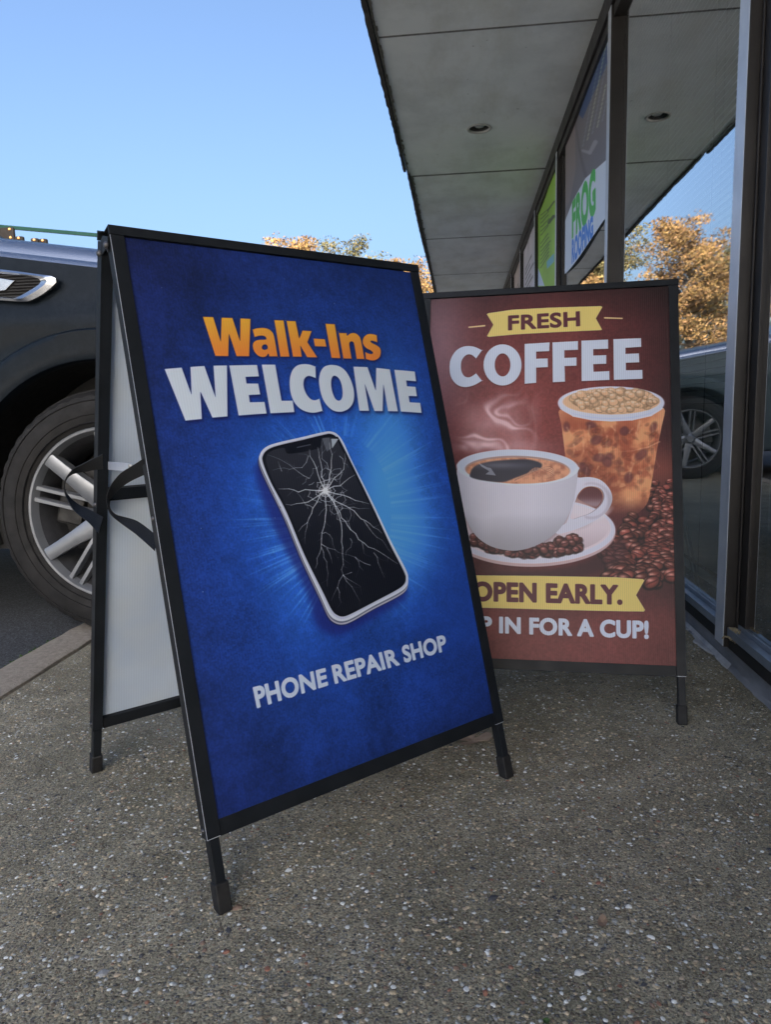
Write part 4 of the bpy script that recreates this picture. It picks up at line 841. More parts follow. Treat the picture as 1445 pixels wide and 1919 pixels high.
# printed banners hung against the outside of the glass
def banner(name, C, m, label, cat, notch=None, sag=.003):
    P0, U, V = C.P0, C.U, C.V; n = 24; mm = 16; vs, uvs, fs = [], [], []
    for i in range(mm + 1):
        for j in range(n + 1):
            s_, t_ = j / n, i / mm; p = P0 + U * s_ + V * t_ + A3(sag * math.sin(s_ * 7 + t_ * 2), 0, 0)
            if notch: p = p + V * notch(s_) * t_ ** 6
            vs.append(p); uvs.append((s_, 1 - t_))
    k = len(vs); vs += [p + A3(.0012, 0, 0) for p in vs]
    fs = [(i * (n + 1) + j, i * (n + 1) + j + 1, (i + 1) * (n + 1) + j + 1, (i + 1) * (n + 1) + j) for i in range(mm) for j in range(n)]; f2 = [tuple(q + k for q in f[::-1]) for f in fs]
    b = MB(); c0 = P0 + U * .5 + V; b.add(vs, fs, 0); b.f += f2; b.m += [1] * len(f2)
    for (i0, i1) in [(j, j + 1) for j in range(n)] + [(mm * (n + 1) + j + 1, mm * (n + 1) + j) for j in range(n)]: b.f.append((i0 + k, i1 + k, i1, i0)); b.m.append(1)
    o = b.build(name, [m, M['paper_white']], org=c0); o.location = c0; me = o.data; uvl = me.uv_layers.new(name='UVMap'); uv2 = uvs + uvs
    for lp in me.loops: uvl.data[lp.index].uv = uv2[lp.vertex_index]
    return tag(o, label, cat)
banner('roofing_banner', banner_canvas(3.90, 5.52, 1.70, 2.62, 64, (0, 0, 0)), M['frog'], 'tall window banner reading FROG ROOFING in green and blue letters', 'banner', notch=lambda s_: -.01 + .02 * math.sin(s_ * 5))
banner('green_banner', banner_canvas(5.86, 7.36, 1.42, 2.60, 64, (0, 0, 0)), M['green'], 'lime green window banner with rows of dark text beyond the roofing banner', 'banner')
banner('pale_poster', banner_canvas(7.5, 8.98, 1.42, 2.58, 64, (0, 0, 0)), M['pale1'], 'pale grey window poster with a blue patch just beyond the green banner', 'poster')
banner('pale_poster', banner_canvas(9.2, 10.5, 1.42, 2.58, 64, (0, 0, 0)), M['pale2'], 'farthest pale window poster, narrow and dim under the soffit', 'poster')

# ================================================================== A-FRAME SIGNS
def panel_uv(b_, name, m_front, m_back, parent, org, P0, U, V, nrm, thick, mtx):
    vs = [P0, P0 + U, P0 + U + V, P0 + V]; vs = vs + [p - nrm * thick for p in vs]
    b = MB(); b.add([mtx(p) for p in vs], [(3, 2, 1, 0), (4, 5, 6, 7), (0, 1, 5, 4), (1, 2, 6, 5), (2, 3, 7, 6), (3, 0, 4, 7)]); b.m = [0, 1, 1, 1, 1, 1]
    o = b.build(name, [m_front, m_back], parent); me = o.data; uvl = me.uv_layers.new(name='UVMap'); uv = [(0, 1), (1, 1), (1, 0), (0, 0)] * 2
    for lp in me.loops: uvl.data[lp.index].uv = uv[lp.vertex_index]
    return o
def make_sign(L, m_print, label, strap=False, back_shift=0.0, foot_gap=.61, rack=0.0):
    root0 = L.O + L.u * SW / 2 - L.nrm * foot_gap / 2
    root = empty('sandwich_board_sign', tuple(root0), L.yaw, label, 'sign board', 'folding sign boards on the walkway')
    inv = root.matrix_basis.inverted() if False else (Matrix.Translation(Vector(root0)) @ Matrix.Rotation(L.yaw, 4, 'Z')).inverted()
    def loc(p): return inv @ Vector(p)
    R3 = np.array(inv.to_3x3())
    leaves = [(L.O, L.u, L.v, L.w, m_print, 1)]
    # rear leaf: mirrored across the vertical plane through the ridge
    Ob = L.O + L.u * (SW + back_shift) - L.nrm * foot_gap; ub = -L.u; vb = A3(0, 0, 1) * math.cos(L.tilt) + L.nrm * math.sin(L.tilt); wb = np.cross(ub, vb); vb = vb + L.u * rack
    leaves.append((Ob, ub, vb, wb, M['coro'], -1))
    for (O, u, v, wn, mp_, sd) in leaves:
        X, Y, Zv, Oo = R3 @ u, R3 @ wn, R3 @ v, np.array(loc(O))
        def fb(b, ra, rb, rd): return b.frame_box(Oo, X, Y, Zv, ra, rd, rb)
        # stiles: L section channel
        for (a0, a1, s_) in ((0.0, .0225, 1), (SW - .0225, SW, -1)):
            b = MB(); fb(b, (a0, a1), (LEGH, TOPV - .0165), (-.0035, 0)); 
            oa = (a0, a0 + .0025) if s_ > 0 else (a1 - .0025, a1); fb(b, oa, (LEGH, TOPV - .0165), (-.022, -.0036))
            fb(b, (a0 + .0026, a1 - .0026), (LEGH + .001, TOPV - .018), (-.0215, -.0064))
            fb(b, (a0 + .0004, a1 - .0004), (LEGH - .0011, LEGH - .0001), (-.0040, -.0004)); b.m[-6:] = [1] * 6
            if s_ > 0: fb(b, (a0 - .0003, a0 + .0004), (LEGH, TOPV - .017), (-.0005, .0003)); b.m[-6:] = [1] * 6
            b.build('stile', [M['powder'], M['lit_and_bare']], root, bevel=.0009 if False else 0)
            # leg tube and foot cap
            b = MB(); la = (a0 + .003, a1 - .0025); fb(b, la, (.012, LEGH - .0005), (-.0200, -.0012)); lg = b.build('leg', M['powder'], root, bevel=.0015)
            b = MB(); k = .0028; fb(b, (la[0] - k, la[1] + k), (0.0, .046), (-.0225, .0012)); b.build('foot_cap', M['rubber_foot'], lg, bevel=.003, seg=3)
            # bolt on the outer side, low down and at mid height
            for vz in (LEGH + .012, .620):
                b = MB(); ax = X * (-1 if s_ > 0 else 1); p0 = Oo + X * (a0 if s_ > 0 else a1) + Zv * vz + Y * -.012; b.lathe([(.0001, .0028), (.0022, .0026), (.0038, .0012), (.0042, -.0002)], p0, ax, 14); b.build('bolt', M['steel_dark'], root, smooth=True)
        # bottom rail, middle rail, top rail
        b = MB(); fb(b, (.0228, SW - .0228), (.1120, .1380), (-.0180, -.0022)); b.build('bottom_rail', M['powder'], root, bevel=.0009)
        b = MB(); fb(b, (.0228, SW - .0228), (.628, .652), (-.0215, -.0095)); b.build('middle_rail', M['powder'], root, bevel=.0009)
        b = MB(); fb(b, (-.0012, SW + .0012), (TOPV - .0160, TOPV), (-.0040, .0012)); fb(b, (-.0012, SW + .0012), (TOPV - .0022, TOPV), (-.0225, -.0041)); b.build('top_rail', M['powder'], root, bevel=.0008)
        P0 = O + u * PA0 + v * PB1 - wn * .0045 if sd < 0 else O + u * PA0 + v * PB1 - wn * .003
        panel_uv(None, 'poster_panel', mp_, M['coro'], root, None, P0, u * (PA1 - PA0), -v * (PB1 - PB0), wn, .004, lambda p: tuple(loc(p)))
    # hinges at both ends of the ridge
    for a in (-.0035, SW + .0005):
        pf = L.O + L.u * a + L.v * (TOPV - .030) - L.w * .012; pb = Ob - ub * 0 + vb * (TOPV - .030) - wb * .012 + L.u * (a - SW - back_shift if a < .1 else a - SW - back_shift + .0)
        pb = L.O + L.u * a - L.nrm * foot_gap + (vb - L.u * rack) * (TOPV - .036) - wb * .012
        top = (pf + pb) / 2 + A3(0, 0, .022)
        b = MB(); du = R3 @ (L.u * .0025)
        pts = [pf + A3(0, 0, .012) + L.nrm * .006, pf - A3(0, 0, .012), pf - L.nrm * .008 - A3(0, 0, .004), pb + L.nrm * .008 - A3(0, 0, .004), pb - A3(0, 0, .012), pb + A3(0, 0, .014) - L.nrm * .006, top]
        b.prism([np.array(loc(p)) for p in pts], du); hg = b.build('hinge', M['powder'], root, bevel=.0006)
        for q in (pf, pb):
            b = MB(); o_ = -1 if a < .1 else 1; b.lathe([(.0001, .0058), (.0034, .0054), (.0056, .0030), (.0060, .0)], np.array(loc(q + L.u * (0 if a < .1 else .0025))), R3 @ (L.u * o_), 14); b.build('rivet', M['steel_dark'], hg, smooth=True)
    if strap:
        def onside(px, a): return hit(px, L.O + L.u * a, L.u)
        def ribbon(e1, e2, a1, a2, name='carry_strap'):
            n = 40
            def rs(p):
                p = np.array(p, float); d = np.r_[0, np.cumsum(np.linalg.norm(np.diff(p, axis=0), axis=1))]; t = np.linspace(0, d[-1], n); return np.stack([np.interp(t, d, p[:, 0]), np.interp(t, d, p[:, 1])], 1)
            q1, q2 = rs(sm_open(e1)), rs(sm_open(e2)); A = [onside(p, a1) for p in q1]; B = [onside(p, a2) for p in q2]; vs = []; 
            for p, q in zip(A, B):
                for k in range(4): vs.append(p + (q - p) * k / 3)
            vs = np.array(vs).reshape(n, 4, 3); tn = np.gradient(vs.mean(1), axis=0); ac = vs[:, 3] - vs[:, 0]; nn = np.cross(tn, ac); nn /= np.linalg.norm(nn, axis=1)[:, None] + 1e-9
            top_ = vs + nn[:, None] * .0007; bot = vs - nn[:, None] * .0007
            b = MB(); T = np.array([[np.array(loc(p)) for p in r] for r in top_]); Bt = np.array([[np.array(loc(p)) for p in r] for r in bot])
            b.grid(T); b.grid(Bt, flip=True)
            for c_ in (0, 3): b.grid(np.stack([T[:, c_], Bt[:, c_]], 1), flip=(c_ == 0))
            o = b.build(name, M['webbing'], root, smooth=True); uvl = o.data.uv_layers.new(name='UVMap')
            tot = n * 4
            for lp in o.data.loops:
                i = lp.vertex_index % tot if lp.vertex_index < 2 * tot else (lp.vertex_index - 2 * tot) // 2 * 4
                uvl.data[lp.index].uv = ((i // 4) / n, (i % 4) / 3)
            return o
        ZS = Z(110, 840, .1384)
        ribbon(ZS((590, 80), (540, 108), (430, 160), (310, 220), (200, 280), (110, 385), (77, 480), (80, 590), (112, 690), (165, 790), (240, 880), (330, 945), (420, 1020), (480, 1090), (540, 1150)),
               ZS((600, 280), (520, 287), (400, 310), (300, 322), (200, 345), (120, 400), (84, 480), (88, 565), (130, 640), (200, 715), (300, 780), (400, 825), (470, 860), (540, 900), (600, 930)), -.045, -.020)
        ribbon(ZS((1140, 140), (1090, 178), (1000, 237), (850, 330), (750, 440), (680, 550), (650, 650), (650, 740), (672, 830), (710, 900), (780, 965), (900, 1058), (1050, 1168), (1200, 1300), (1300, 1392)),
               ZS((1180, 350), (1115, 378), (1000, 432), (900, 492), (790, 582), (722, 660), (692, 720), (688, 790), (715, 850), (770, 898), (850, 925), (1000, 962), (1100, 1008), (1240, 1112), (1330, 1190)), -.006, .012)
        pts = [onside(p, .006) for p in ZS((650, 180), (985, 207), (1000, 215), (985, 245), (880, 312), (650, 292))]
        b = MB(); b.prism([np.array(loc(p)) for p in pts], R3 @ (L.u * .0025)); b.build('stay_plate', M['lit_and_bare'], root, bevel=.0006)
        q = onside(ZS((975, 238))[0], .004); b = MB(); b.lathe([(.0001, .004), (.003, .0035), (.0045, .0)], np.array(loc(q)), R3 @ (-L.u), 14); b.build('rivet', M['steel'], root, smooth=True)
    return root
def sm_open(p, k=5):
    p = np.array(p, float); q = np.vstack([2 * p[0] - p[1], p, 2 * p[-1] - p[-2]]); out = []
    for i in range(1, len(q) - 2):
        p0, p1, p2, p3 = q[i - 1:i + 3]
        for j in range(k): t = j / k; out.append(.5 * ((2 * p1) + (-p0 + p2) * t + (2 * p0 - 5 * p1 + 4 * p2 - p3) * t * t + (-p0 + 3 * p1 - 3 * p2 + p3) * t ** 3))
    out.append(q[-2]); return np.array(out)
make_sign(S1, M['printA'], 'front sign board with a blue poster of a cracked phone', True, back_shift=-.029, rack=.023)
make_sign(S2, M['printB'], 'rear sign board with a brown coffee poster near the window')

# ================================================================== CARS
def make_car(loc, paint_m, label, vent=False, sc=1.0):
    root = empty('parked_car', loc, 0, label, 'car', 'dark cars parked nose in to the shop'); root.scale = (sc, sc, sc)
    WZ, AR = .428, .528; XF, XR = .93, -4.15; wheels = (0.0, -3.05)
    def zb(x):
        z = 1.30 - .155 * (x + .31); z = np.where(x < -.95, 1.40 + 0 * x, z); return z - .55 * np.clip(x - .62, 0, 1) ** 1.5
    def plan(x): return .30 * np.clip((x - .40) / .53, 0, 1) ** 2.2 + .25 * np.clip((-3.7 - x) / .45, 0, 1) ** 2.2
    def side(x, z):
        y = -.010 + plan(x) + .05 * np.clip((.60 - z) / .35, 0, 1) ** 1.5 + .040 * np.clip((z - 1.0) / .4, 0, 1) ** 1.6 - .012 * np.exp(-((z - 1.08) / .05) ** 2)
        for wx in wheels:
            r = np.hypot(x - wx, z - WZ); y = y - .004 * (1 - sst(.60, .66, r))
        return y
    xs = sorted(set([round(v, 4) for v in np.arange(XR, XF + .001, .035)] + [round(wx + AR * math.cos(a), 4) for wx in wheels for a in np.linspace(0, math.pi, 61)] + [round(wx + s_ * (AR + .004), 4) for wx in wheels for s_ in (-1, 1)]))
    def zlow(x):
        z = .30
        for wx in wheels:
            if abs(x - wx) <= AR: z = max(z, WZ + math.sqrt(max(0, AR ** 2 - (x - wx) ** 2)))
        return z
    for sgn in (0, 1):
        G = []
        for x in xs:
            zl, zt = zlow(x), float(zb(np.array(x))); row = [(x, float(side(x, zl)) + .035, zl + .004)]
            for t_ in np.linspace(0, 1, 44): z = zl + (zt - zl) * t_; row.append((x, float(side(x, z)), z))
            yt = row[-1][1]; row += [(x, yt + .004, zt + .008), (x, yt + .011, zt + .015), (x, yt + .022, zt + .020), (x, yt + .034, zt + .022), (x, yt + .036, zt + .004)]
            G.append([(a, 2.0 - bb, c) if sgn else (a, bb, c) for a, bb, c in row])
        nr = len(G[0]); b = MB(); GA = np.array(G); b.grid(GA[:, :nr - 5], flip=bool(sgn)); b.build('body_side', paint_m, root, smooth=True)
        b = MB(); b.grid(GA[:, nr - 6:], flip=bool(sgn)); b.build('wing_edge', M['sky_sheen'], root, smooth=True)
        fy = lambda y: 2 - y if sgn else y
        for xd in (-.98, -2.08, -2.98):
            P = [[(xd + dx - (.10 * (z - .9) if xd < -2.5 else 0), fy(float(side(xd, z)) - .0012), z) for dx in (0, .007)] for z in np.linspace(.36 if xd > -2.5 else .80, 1.385, 24)]
            b = MB(); b.grid(np.array(P)); b.build('door_seam', M['gasket'], root)
        for xd in (-1.98, -2.88):
            b = MB(); y = float(side(xd, 1.1)); b.box((xd, min(fy(y - .032), fy(y - .016)), 1.12), (xd + .19, max(fy(y - .032), fy(y - .016)), 1.145)); b.box((xd + .01, min(fy(y - .018), fy(y + .01)), 1.122), (xd + .03, max(fy(y - .018), fy(y + .01)), 1.143)); b.box((xd + .16, min(fy(y - .018), fy(y + .01)), 1.122), (xd + .18, max(fy(y - .018), fy(y + .01)), 1.143)); b.build('door_handle', paint_m, root, bevel=.004)
        for wx in wheels:      # wheel arch flare: a proud lip that follows the opening
            P = []
            for a in np.linspace(rad(-14), rad(194), 90):
                row = []
                for r_, d in ((.627, .004), (.623, -.010), (.617, -.015), (.600, -.016), (.560, -.017), (.536, -.016), (.524, -.011), (.520, .0), (.520, .035)):
                    x, z = wx + r_ * math.cos(a), WZ + r_ * math.sin(a); y = float(side(x, z)) + d; row.append((x, 2 - y if sgn else y, z))
                P.append(row)
            b = MB(); b.grid(np.array(P), flip=bool(sgn)); b.build('arch_flare', paint_m, root, smooth=True)
    G = []
    for x in np.linspace(-1.0, XF - .02, 46):
        zt = float(zb(np.array(x))) ; y0 = float(side(x, zt)); yy = [y0 + .047, y0 + .046, y0 + .050, y0 + .060, y0 + .085, y0 + .13, y0 + .22, y0 + .4, y0 + .6, 1.0]; zz = [-.010, .018, .036, .056, .070, .080, .088, .10, .108, .112]
        half = [(x, a, zt + c) for a, c in zip(yy, zz)]; G.append(half + [(p[0], 2.0 - p[1], p[2]) for p in half[-2::-1]])
    GA = np.array(G); b = MB(); b.grid(GA[:, 4:-4], flip=True); b.build('bonnet', paint_m, root, smooth=True)
    b = MB(); b.grid(GA[:, :5], flip=True); b.build('bonnet_edge', M['sky_sheen'], root, smooth=True); b = MB(); b.grid(GA[:, -5:], flip=True); b.build('bonnet_edge', M['sky_sheen'], root, smooth=True)
    for xe, s_ in ((XF, 1), (XR, -1)):
        G = []
        for z in np.linspace(.32, float(zb(np.array(xe))) + .07, 14):
            y0 = float(side(xe, min(z, 1.3))); G.append([(xe + s_ * .10 * (1 - ((y - 1) / (1 - y0)) ** 2) * math.sin(min(1, (1.35 - z) / .5 + .25) * 1.5), y, z) for y in np.linspace(y0, 2 - y0, 24)])
        b = MB(); b.grid(np.array(G), flip=(s_ < 0)); b.build('front_bumper' if s_ > 0 else 'tailgate', paint_m, root, smooth=True)
    b = MB(); b.box((XF + .06, .55, .55), (XF + .115, 1.45, .92)); gr = b.build('grille', M['black_plastic'], root, bevel=.02)
    for k in range(6): b = MB(); b.box((XF + .10, .58, .58 + k * .055), (XF + .122, 1.42, .59 + k * .055)); b.build('grille_bar', M['chrome'], gr)
    for y0, y1 in ((.30, .52), (1.48, 1.70)): b = MB(); b.box((XF - .06, y0, .80), (XF + .085, y1, .93)); b.build('headlight', M['headlamp'], root, bevel=.03)
    for y0, y1 in ((.22, .42), (1.58, 1.78)): b = MB(); b.box((XR - .06, y0, .95), (XR + .05, y1, 1.25)); b.build('tail_light', M['tail'], root, bevel=.03)
    # cabin
    def ring(x0, x1, y, z): return [(x0, y, z), (x1, y, z), (x1, 2 - y, z), (x0, 2 - y, z)]
    b = MB(); lo_, hi_ = ring(-4.05, -.90, .06, 1.38), ring(-3.75, -1.62, .22, 1.87); b.add(lo_ + hi_, [(0, 1, 5, 4), (1, 2, 6, 5), (2, 3, 7, 6), (3, 0, 4, 7)]); b.build('side_window', M['car_glass'], root)
    b = MB(); b.add(ring(-3.85, -1.55, .20, 1.86) + ring(-3.75, -1.75, .26, 1.93), [(0, 1, 5, 4), (1, 2, 6, 5), (2, 3, 7, 6), (3, 0, 4, 7), (4, 5, 6, 7), (3, 2, 1, 0)]); b.build('roof', paint_m, root, bevel=.03, seg=3)
    for yy in (0, 1):
        for (x0, x1) in ((-.88, -1.60), (-2.25, -2.25), (-3.2, -3.2), (-4.07, -3.76)):
            f = lambda y: 2 - y if yy else y
            b = MB(); b.tube([(x0, f(.052), 1.37), (x1, f(.215), 1.88)], .03, 8); b.build('pillar', paint_m, root, smooth=True)
        f = (lambda y: 2 - y) if yy else (lambda y: y)
        b = MB(); b.lathe([(.001, -.10), (.06, -.09), (.085, 0), (.06, .07), (.001, .08)], (-1.05, f(-.12), 1.42), (1, 0, 0), 16); b.build('wing_mirror', paint_m, root, smooth=True)
    b = MB(); b.box((XR + .1, .15, .28), (XF - .05, 1.85, .40)); b.box((-2.6, .10, .40), (-.58, 1.9, 1.2)); b.build('underbody', M['black_plastic'], root)
    for wx in wheels:     # arch liners
        for s_ in (0, 1):
            P = [[(wx + (AR - .004) * math.cos(a), (d if not s_ else 2 - d), WZ + (AR - .004) * math.sin(a)) for d in (.02, .34)] for a in np.linspace(-.25, math.pi + .25, 40)]
            b = MB(); b.grid(np.array(P)); b.add([(wx, (.34 if not s_ else 1.66), WZ)] + [tuple(p[1]) for p in P], [(0, i + 1, i + 2) for i in range(39)]); b.build('wheel_arch_liner', M['black_plastic'], root, smooth=True)
    # one wheel, then copies
    TR = .430; NS = 144
    def rm(i, j):
        if i in (5, 6): return .0 if j % 3 < 2 else -.004
        if i in (4, 7): return .0 if j % 3 < 2 else -.005
        return .0
    prof = [(.296, .012), (.303, .004), (.330, -.006), (.372, -.010), (.408, .000), (.422, .020), (.424, .030), (.4245, .045), (.430, .047), (.430, .13), (.422, .132), (.422, .142), (.430, .144), (.430, .225), (.415, .262), (.37, .278), (.30, .262)]
    b = MB(); b.lathe(prof, (0, 0, 0), (0, 1, 0), NS, rmod=rm)
    vv = np.array(b.v); low = vv[:, 2] < -WZ + .004; vv[low, 2] = -WZ + .0005 + 0 * vv[low, 2]; b.v = [tuple(q) for q in vv]
    wh = b.build('wheel', M['tyre'], root, smooth=True); wh.location = (0, 0, WZ)
    # sidewall ridges
    b = MB(); 
    for rr in (.318, .345, .392): b.lathe([(rr - .002, -.0065 if rr < .39 else -.005), (rr, -.0105 if rr < .39 else -.0085), (rr + .003, -.0065)], (0, 0, 0), (0, 1, 0), 96)
    b.build('sidewall_ridge', M['tyre'], wh, smooth=True)
    b = MB(); b.lathe([(.300, .018), (.3015, .002), (.298, -.002), (.291, -.001), (.286, .008), (.279, .030), (.262, .060), (.255, .20)], (0, 0, 0), (0, 1, 0), 120, 0); rim = b.build('rim', [M['alloy'], M['alloy_dark']], wh, smooth=True)
    for p in rim.data.polygons:
        if p.center.y > .022: p.material_index = 1
    # spokes: five broad ones and five pairs of thin ones
    def spoke(a, prof_w, depth, y_of, off=0.0):
        ca, sa = math.cos(a), math.sin(a); b = MB(); sec = []
        for r_, hw in prof_w:
            y = y_of(r_); c = np.array([r_ * ca - off * sa, r_ * sa + off * ca]); tn = np.array([-sa, ca]); e = min(hw * .3, .006)
            l = [(-hw, depth), (-hw, .004), (-hw + e, 0), (hw - e, 0), (hw, .004), (hw, depth)]
            sec.append([(c[0] + tn[0] * t_, y + d, c[1] + tn[1] * t_) for t_, d in l])
        b.grid(np.array(sec), flip=True); return b
    yof = lambda r_: .004 + .030 * (1 - r_ / .29) ** 1.3
    for k in range(5):
        a = rad(138 + 72 * k); b = spoke(a, [(.05, .036), (.10, .032), (.17, .026), (.23, .0235), (.270, .0230), (.289, .0240)], .045, yof); b.build('spoke', M['alloy'], wh, smooth=True)
        a2 = a + rad(27)
        for s_ in (-1, 1): b = spoke(a2, [(.06, .008), (.12, .0078), (.2, .0075), (.27, .008), (.289, .009)], .035, lambda r_: yof(r_) + .006, off=s_ * .021); b.build('spoke', M['alloy'], wh, smooth=True)
    b = MB(); b.lathe([(.001, .020), (.03, .020), (.036, .026), (.062, .034), (.075, .05), (.075, .09)], (0, 0, 0), (0, 1, 0), 40); b.build('hub', M['alloy'], wh, smooth=True)
    for k in range(6): a = rad(60 * k); b = MB(); b.lathe([(.001, .022), (.008, .022), (.009, .04)], (.052 * math.cos(a), 0, .052 * math.sin(a)), (0, 1, 0), 6); b.build('lug_nut', M['steel_dark'], wh)
    b = MB(); b.lathe([(.06, .085), (.19, .085), (.19, .115), (.06, .115)], (0, 0, 0), (0, 1, 0), 48); b.build('brake_disc', M['brake'], wh, smooth=False)
    b = MB(); b.frame_box((0, 0, 0), (math.cos(2.9), 0, math.sin(2.9)), (0, 1, 0), (-math.sin(2.9), 0, math.cos(2.9)), (.13, .225), (.06, .15), (-.09, .09)); b.build('brake_caliper', M['brake'], wh, bevel=.01)
    b = MB(); b.lathe([(.24, .18), (.001, .18)], (0, 0, 0), (0, 1, 0), 32); b.build('inner_barrel', M['black_plastic'], wh)
    kids = [c for c in wh.children]
    for (x, y, rz) in ((-3.05, 0, 0), (0, 2.0, math.pi), (-3.05, 2.0, math.pi)):
        w2 = wh.copy(); COL.objects.link(w2); w2.parent = root; w2.location = (x, y, WZ); w2.rotation_euler = (0, 0, rz)
        for c in kids: c2 = c.copy(); COL.objects.link(c2); c2.parent = w2
    if vent:
        lc = np.array(loc); yv = loc[1] - .026
        def vp(pts): return [hit(p, A3(0, yv, 0), A3(0, 1, 0)) - lc for p in pts]
        outer = sm([(-120, 497), (-60, 500), (0, 505.2), (40, 510), (74.7, 514.9), (95.5, 517.6), (103.8, 521.8), (106.3, 526), (102.4, 532.9), (83, 549.5), (62.3, 561.2), (48.4, 565.4), (20, 564.5), (-40, 560), (-120, 556), (-135, 525)], 3)
        inner = sm([(-112, 505), (-60, 508), (0, 513.0), (40, 517), (66, 520.6), (74, 523.5), (77, 528), (70, 536), (41.5, 553.0), (34, 556.5), (24, 557.4), (-40, 553.5), (-112, 549), (-122, 527)], 3)
        def rsc(p, m=60):
            p = np.vstack([p, p[:1]]); d = np.r_[0, np.cumsum(np.linalg.norm(np.diff(p, axis=0), axis=1))]; t = np.linspace(0, d[-1], m, endpoint=False); return np.stack([np.interp(t, d, p[:, 0]), np.interp(t, d, p[:, 1])], 1)
        O_, I_ = vp(rsc(outer)), vp(rsc(inner)); n = len(O_); k = A3(0, .012, 0); cen = np.mean(I_, 0)
        md = [a + (b_ - a) * .55 - A3(0, .006, 0) for a, b_ in zip(O_, I_)]
        b = MB(); b.add([p + k for p in O_] + O_ + md + I_ + [p + A3(0, .03, 0) for p in I_], [(l * n + i, l * n + (i + 1) % n, (l + 1) * n + (i + 1) % n, (l + 1) * n + i) for l in range(4) for i in range(n)]); sv = b.build('side_vent', M['chrome'], root, smooth=True)
        for q in sv.modifiers: q.split_angle = rad(28)
        b = MB(); b.prism([p + A3(0, .0055, 0) for p in I_], A3(0, .01, 0)); b.build('vent_mesh', M['black_plastic'], sv)
        def inx(z):      # horizontal extent of the opening at a height
            xs_ = [I_[i][0] + (I_[(i + 1) % n][0] - I_[i][0]) * (z - I_[i][2]) / (I_[(i + 1) % n][2] - I_[i][2]) for i in range(n) if (I_[i][2] - z) * (I_[(i + 1) % n][2] - z) < 0]
            return (min(xs_), max(xs_)) if len(xs_) > 1 else None
        zs_ = [p[2] for p in I_]
        for z in np.arange(min(zs_) + .008, max(zs_) - .004, .0095):
            e = inx(z)
            if e: b = MB(); b.box((e[0] + .002, .0 + I_[0][1] + .001, z), (e[1] - .002, I_[0][1] + .0055, z + .0035)); b.build('vent_slat', M['box_dark'], sv)
        bd = vp([(-70, 517), (0, 521.8), (27.7, 526.6), (10.4, 544.6), (0, 546), (-70, 541)]); b = MB(); b.prism([p - A3(0, .002, 0) for p in bd], A3(0, .006, 0)); b.build('vent_bar', M['chrome'], sv, bevel=.0015)
    return root
make_car((-1.208, 2.33, 0.0), M['paint'], 'dusty black car with silver spoked wheel right behind the front sign', True)
make_car((-.72, 7.4, -.014), M['paint2'], 'grey green car farther back, seen mainly mirrored in the window', False, .97)

# ------------------------------------------------------------------ trailer rack seen above the bonnet
TY = 10.0
def tp(px, y=TY): return hit(px, A3(0, y, 0), A3(0, 1, 0))
tr0 = tp((60, 470)); tr = empty('trailer_rack', (tr0[0], TY, 0), label='dark green steel rack with amber marker lamps above the black car bonnet', cat='trailer'); TO = (tr0[0], TY, 0)
a, c = tp((-60, 419.5)), tp((240, 446)); b = MB(); b.frame_box(a, (c - a) / np.linalg.norm(c - a), (0, 1, 0), (0, 0, 1), (0, np.linalg.norm(c - a)), (0, .05), (-.022, .024)); b.build('top_rail', M['green_steel'], tr, org=TO)
a2, c2 = tp((-60, 447)), tp((240, 478)); b = MB(); b.frame_box(a2, (c2 - a2) / np.linalg.norm(c2 - a2), (0, 1, 0), (0, 0, 1), (0, np.linalg.norm(c2 - a2)), (0, .05), (-.045, .02)); b.build('lower_rail', M['green_steel'], tr, org=TO)
for px in (-58, 236):
    q = tp((px, 430)); b = MB(); b.box((q[0] - .03, TY, -.01), (q[0] + .03, TY + .05, q[2] - .02)); b.build('post', M['green_steel'], tr, org=TO)
b = MB(); b.box((a[0], TY, .55), (c[0], TY + 1.8, .68)); b.build('deck', M['box_dark'], tr, org=TO)
b = MB(); b.box((a[0], TY + 1.75, .68), (c[0], TY + 1.8, 2.4)); b.build('back_panel', M['green_steel'], tr, org=TO)
for xx in (a[0] + .6, c[0] - .6):
    for yy in (TY + .05, TY + 1.75): b = MB(); b.lathe([(.001, -.1), (.2, -.1), (.34, -.09), (.36, 0), (.34, .09), (.001, .1)], (xx, yy, .345), (0, 1, 0), 28); b.build('wheel', M['tyre'], tr, org=TO, smooth=True)
for (x0, x1, y0, y1) in ((-34, 27, 427, 460), (31, 45, 444, 462), (61, 73, 447.5, 464), (76.5, 89, 448.5, 466)):
    p, q = tp((x0, y1)), tp((x1, y0)); b = MB(); b.box((p[0], TY - .04, p[2]), (q[0], TY + .02, q[2])); bx = b.build('light_box', M['box_dark'], tr, org=TO, bevel=.015)
    ls = [(0, 429), (21, 431.5), (0, 445), (23, 447)] if x1 - x0 > 30 else [((x0 + x1) / 2, y0 + 4)]
    for l_ in ls: s_ = tp(l_); b = MB(); b.lathe([(.001, .016), (.013, .012), (.018, 0)], (s_[0], TY - .04, s_[2]), (0, -1, 0), 12); b.build('marker_lamp', M['amber'], bx, org=TO, smooth=True)

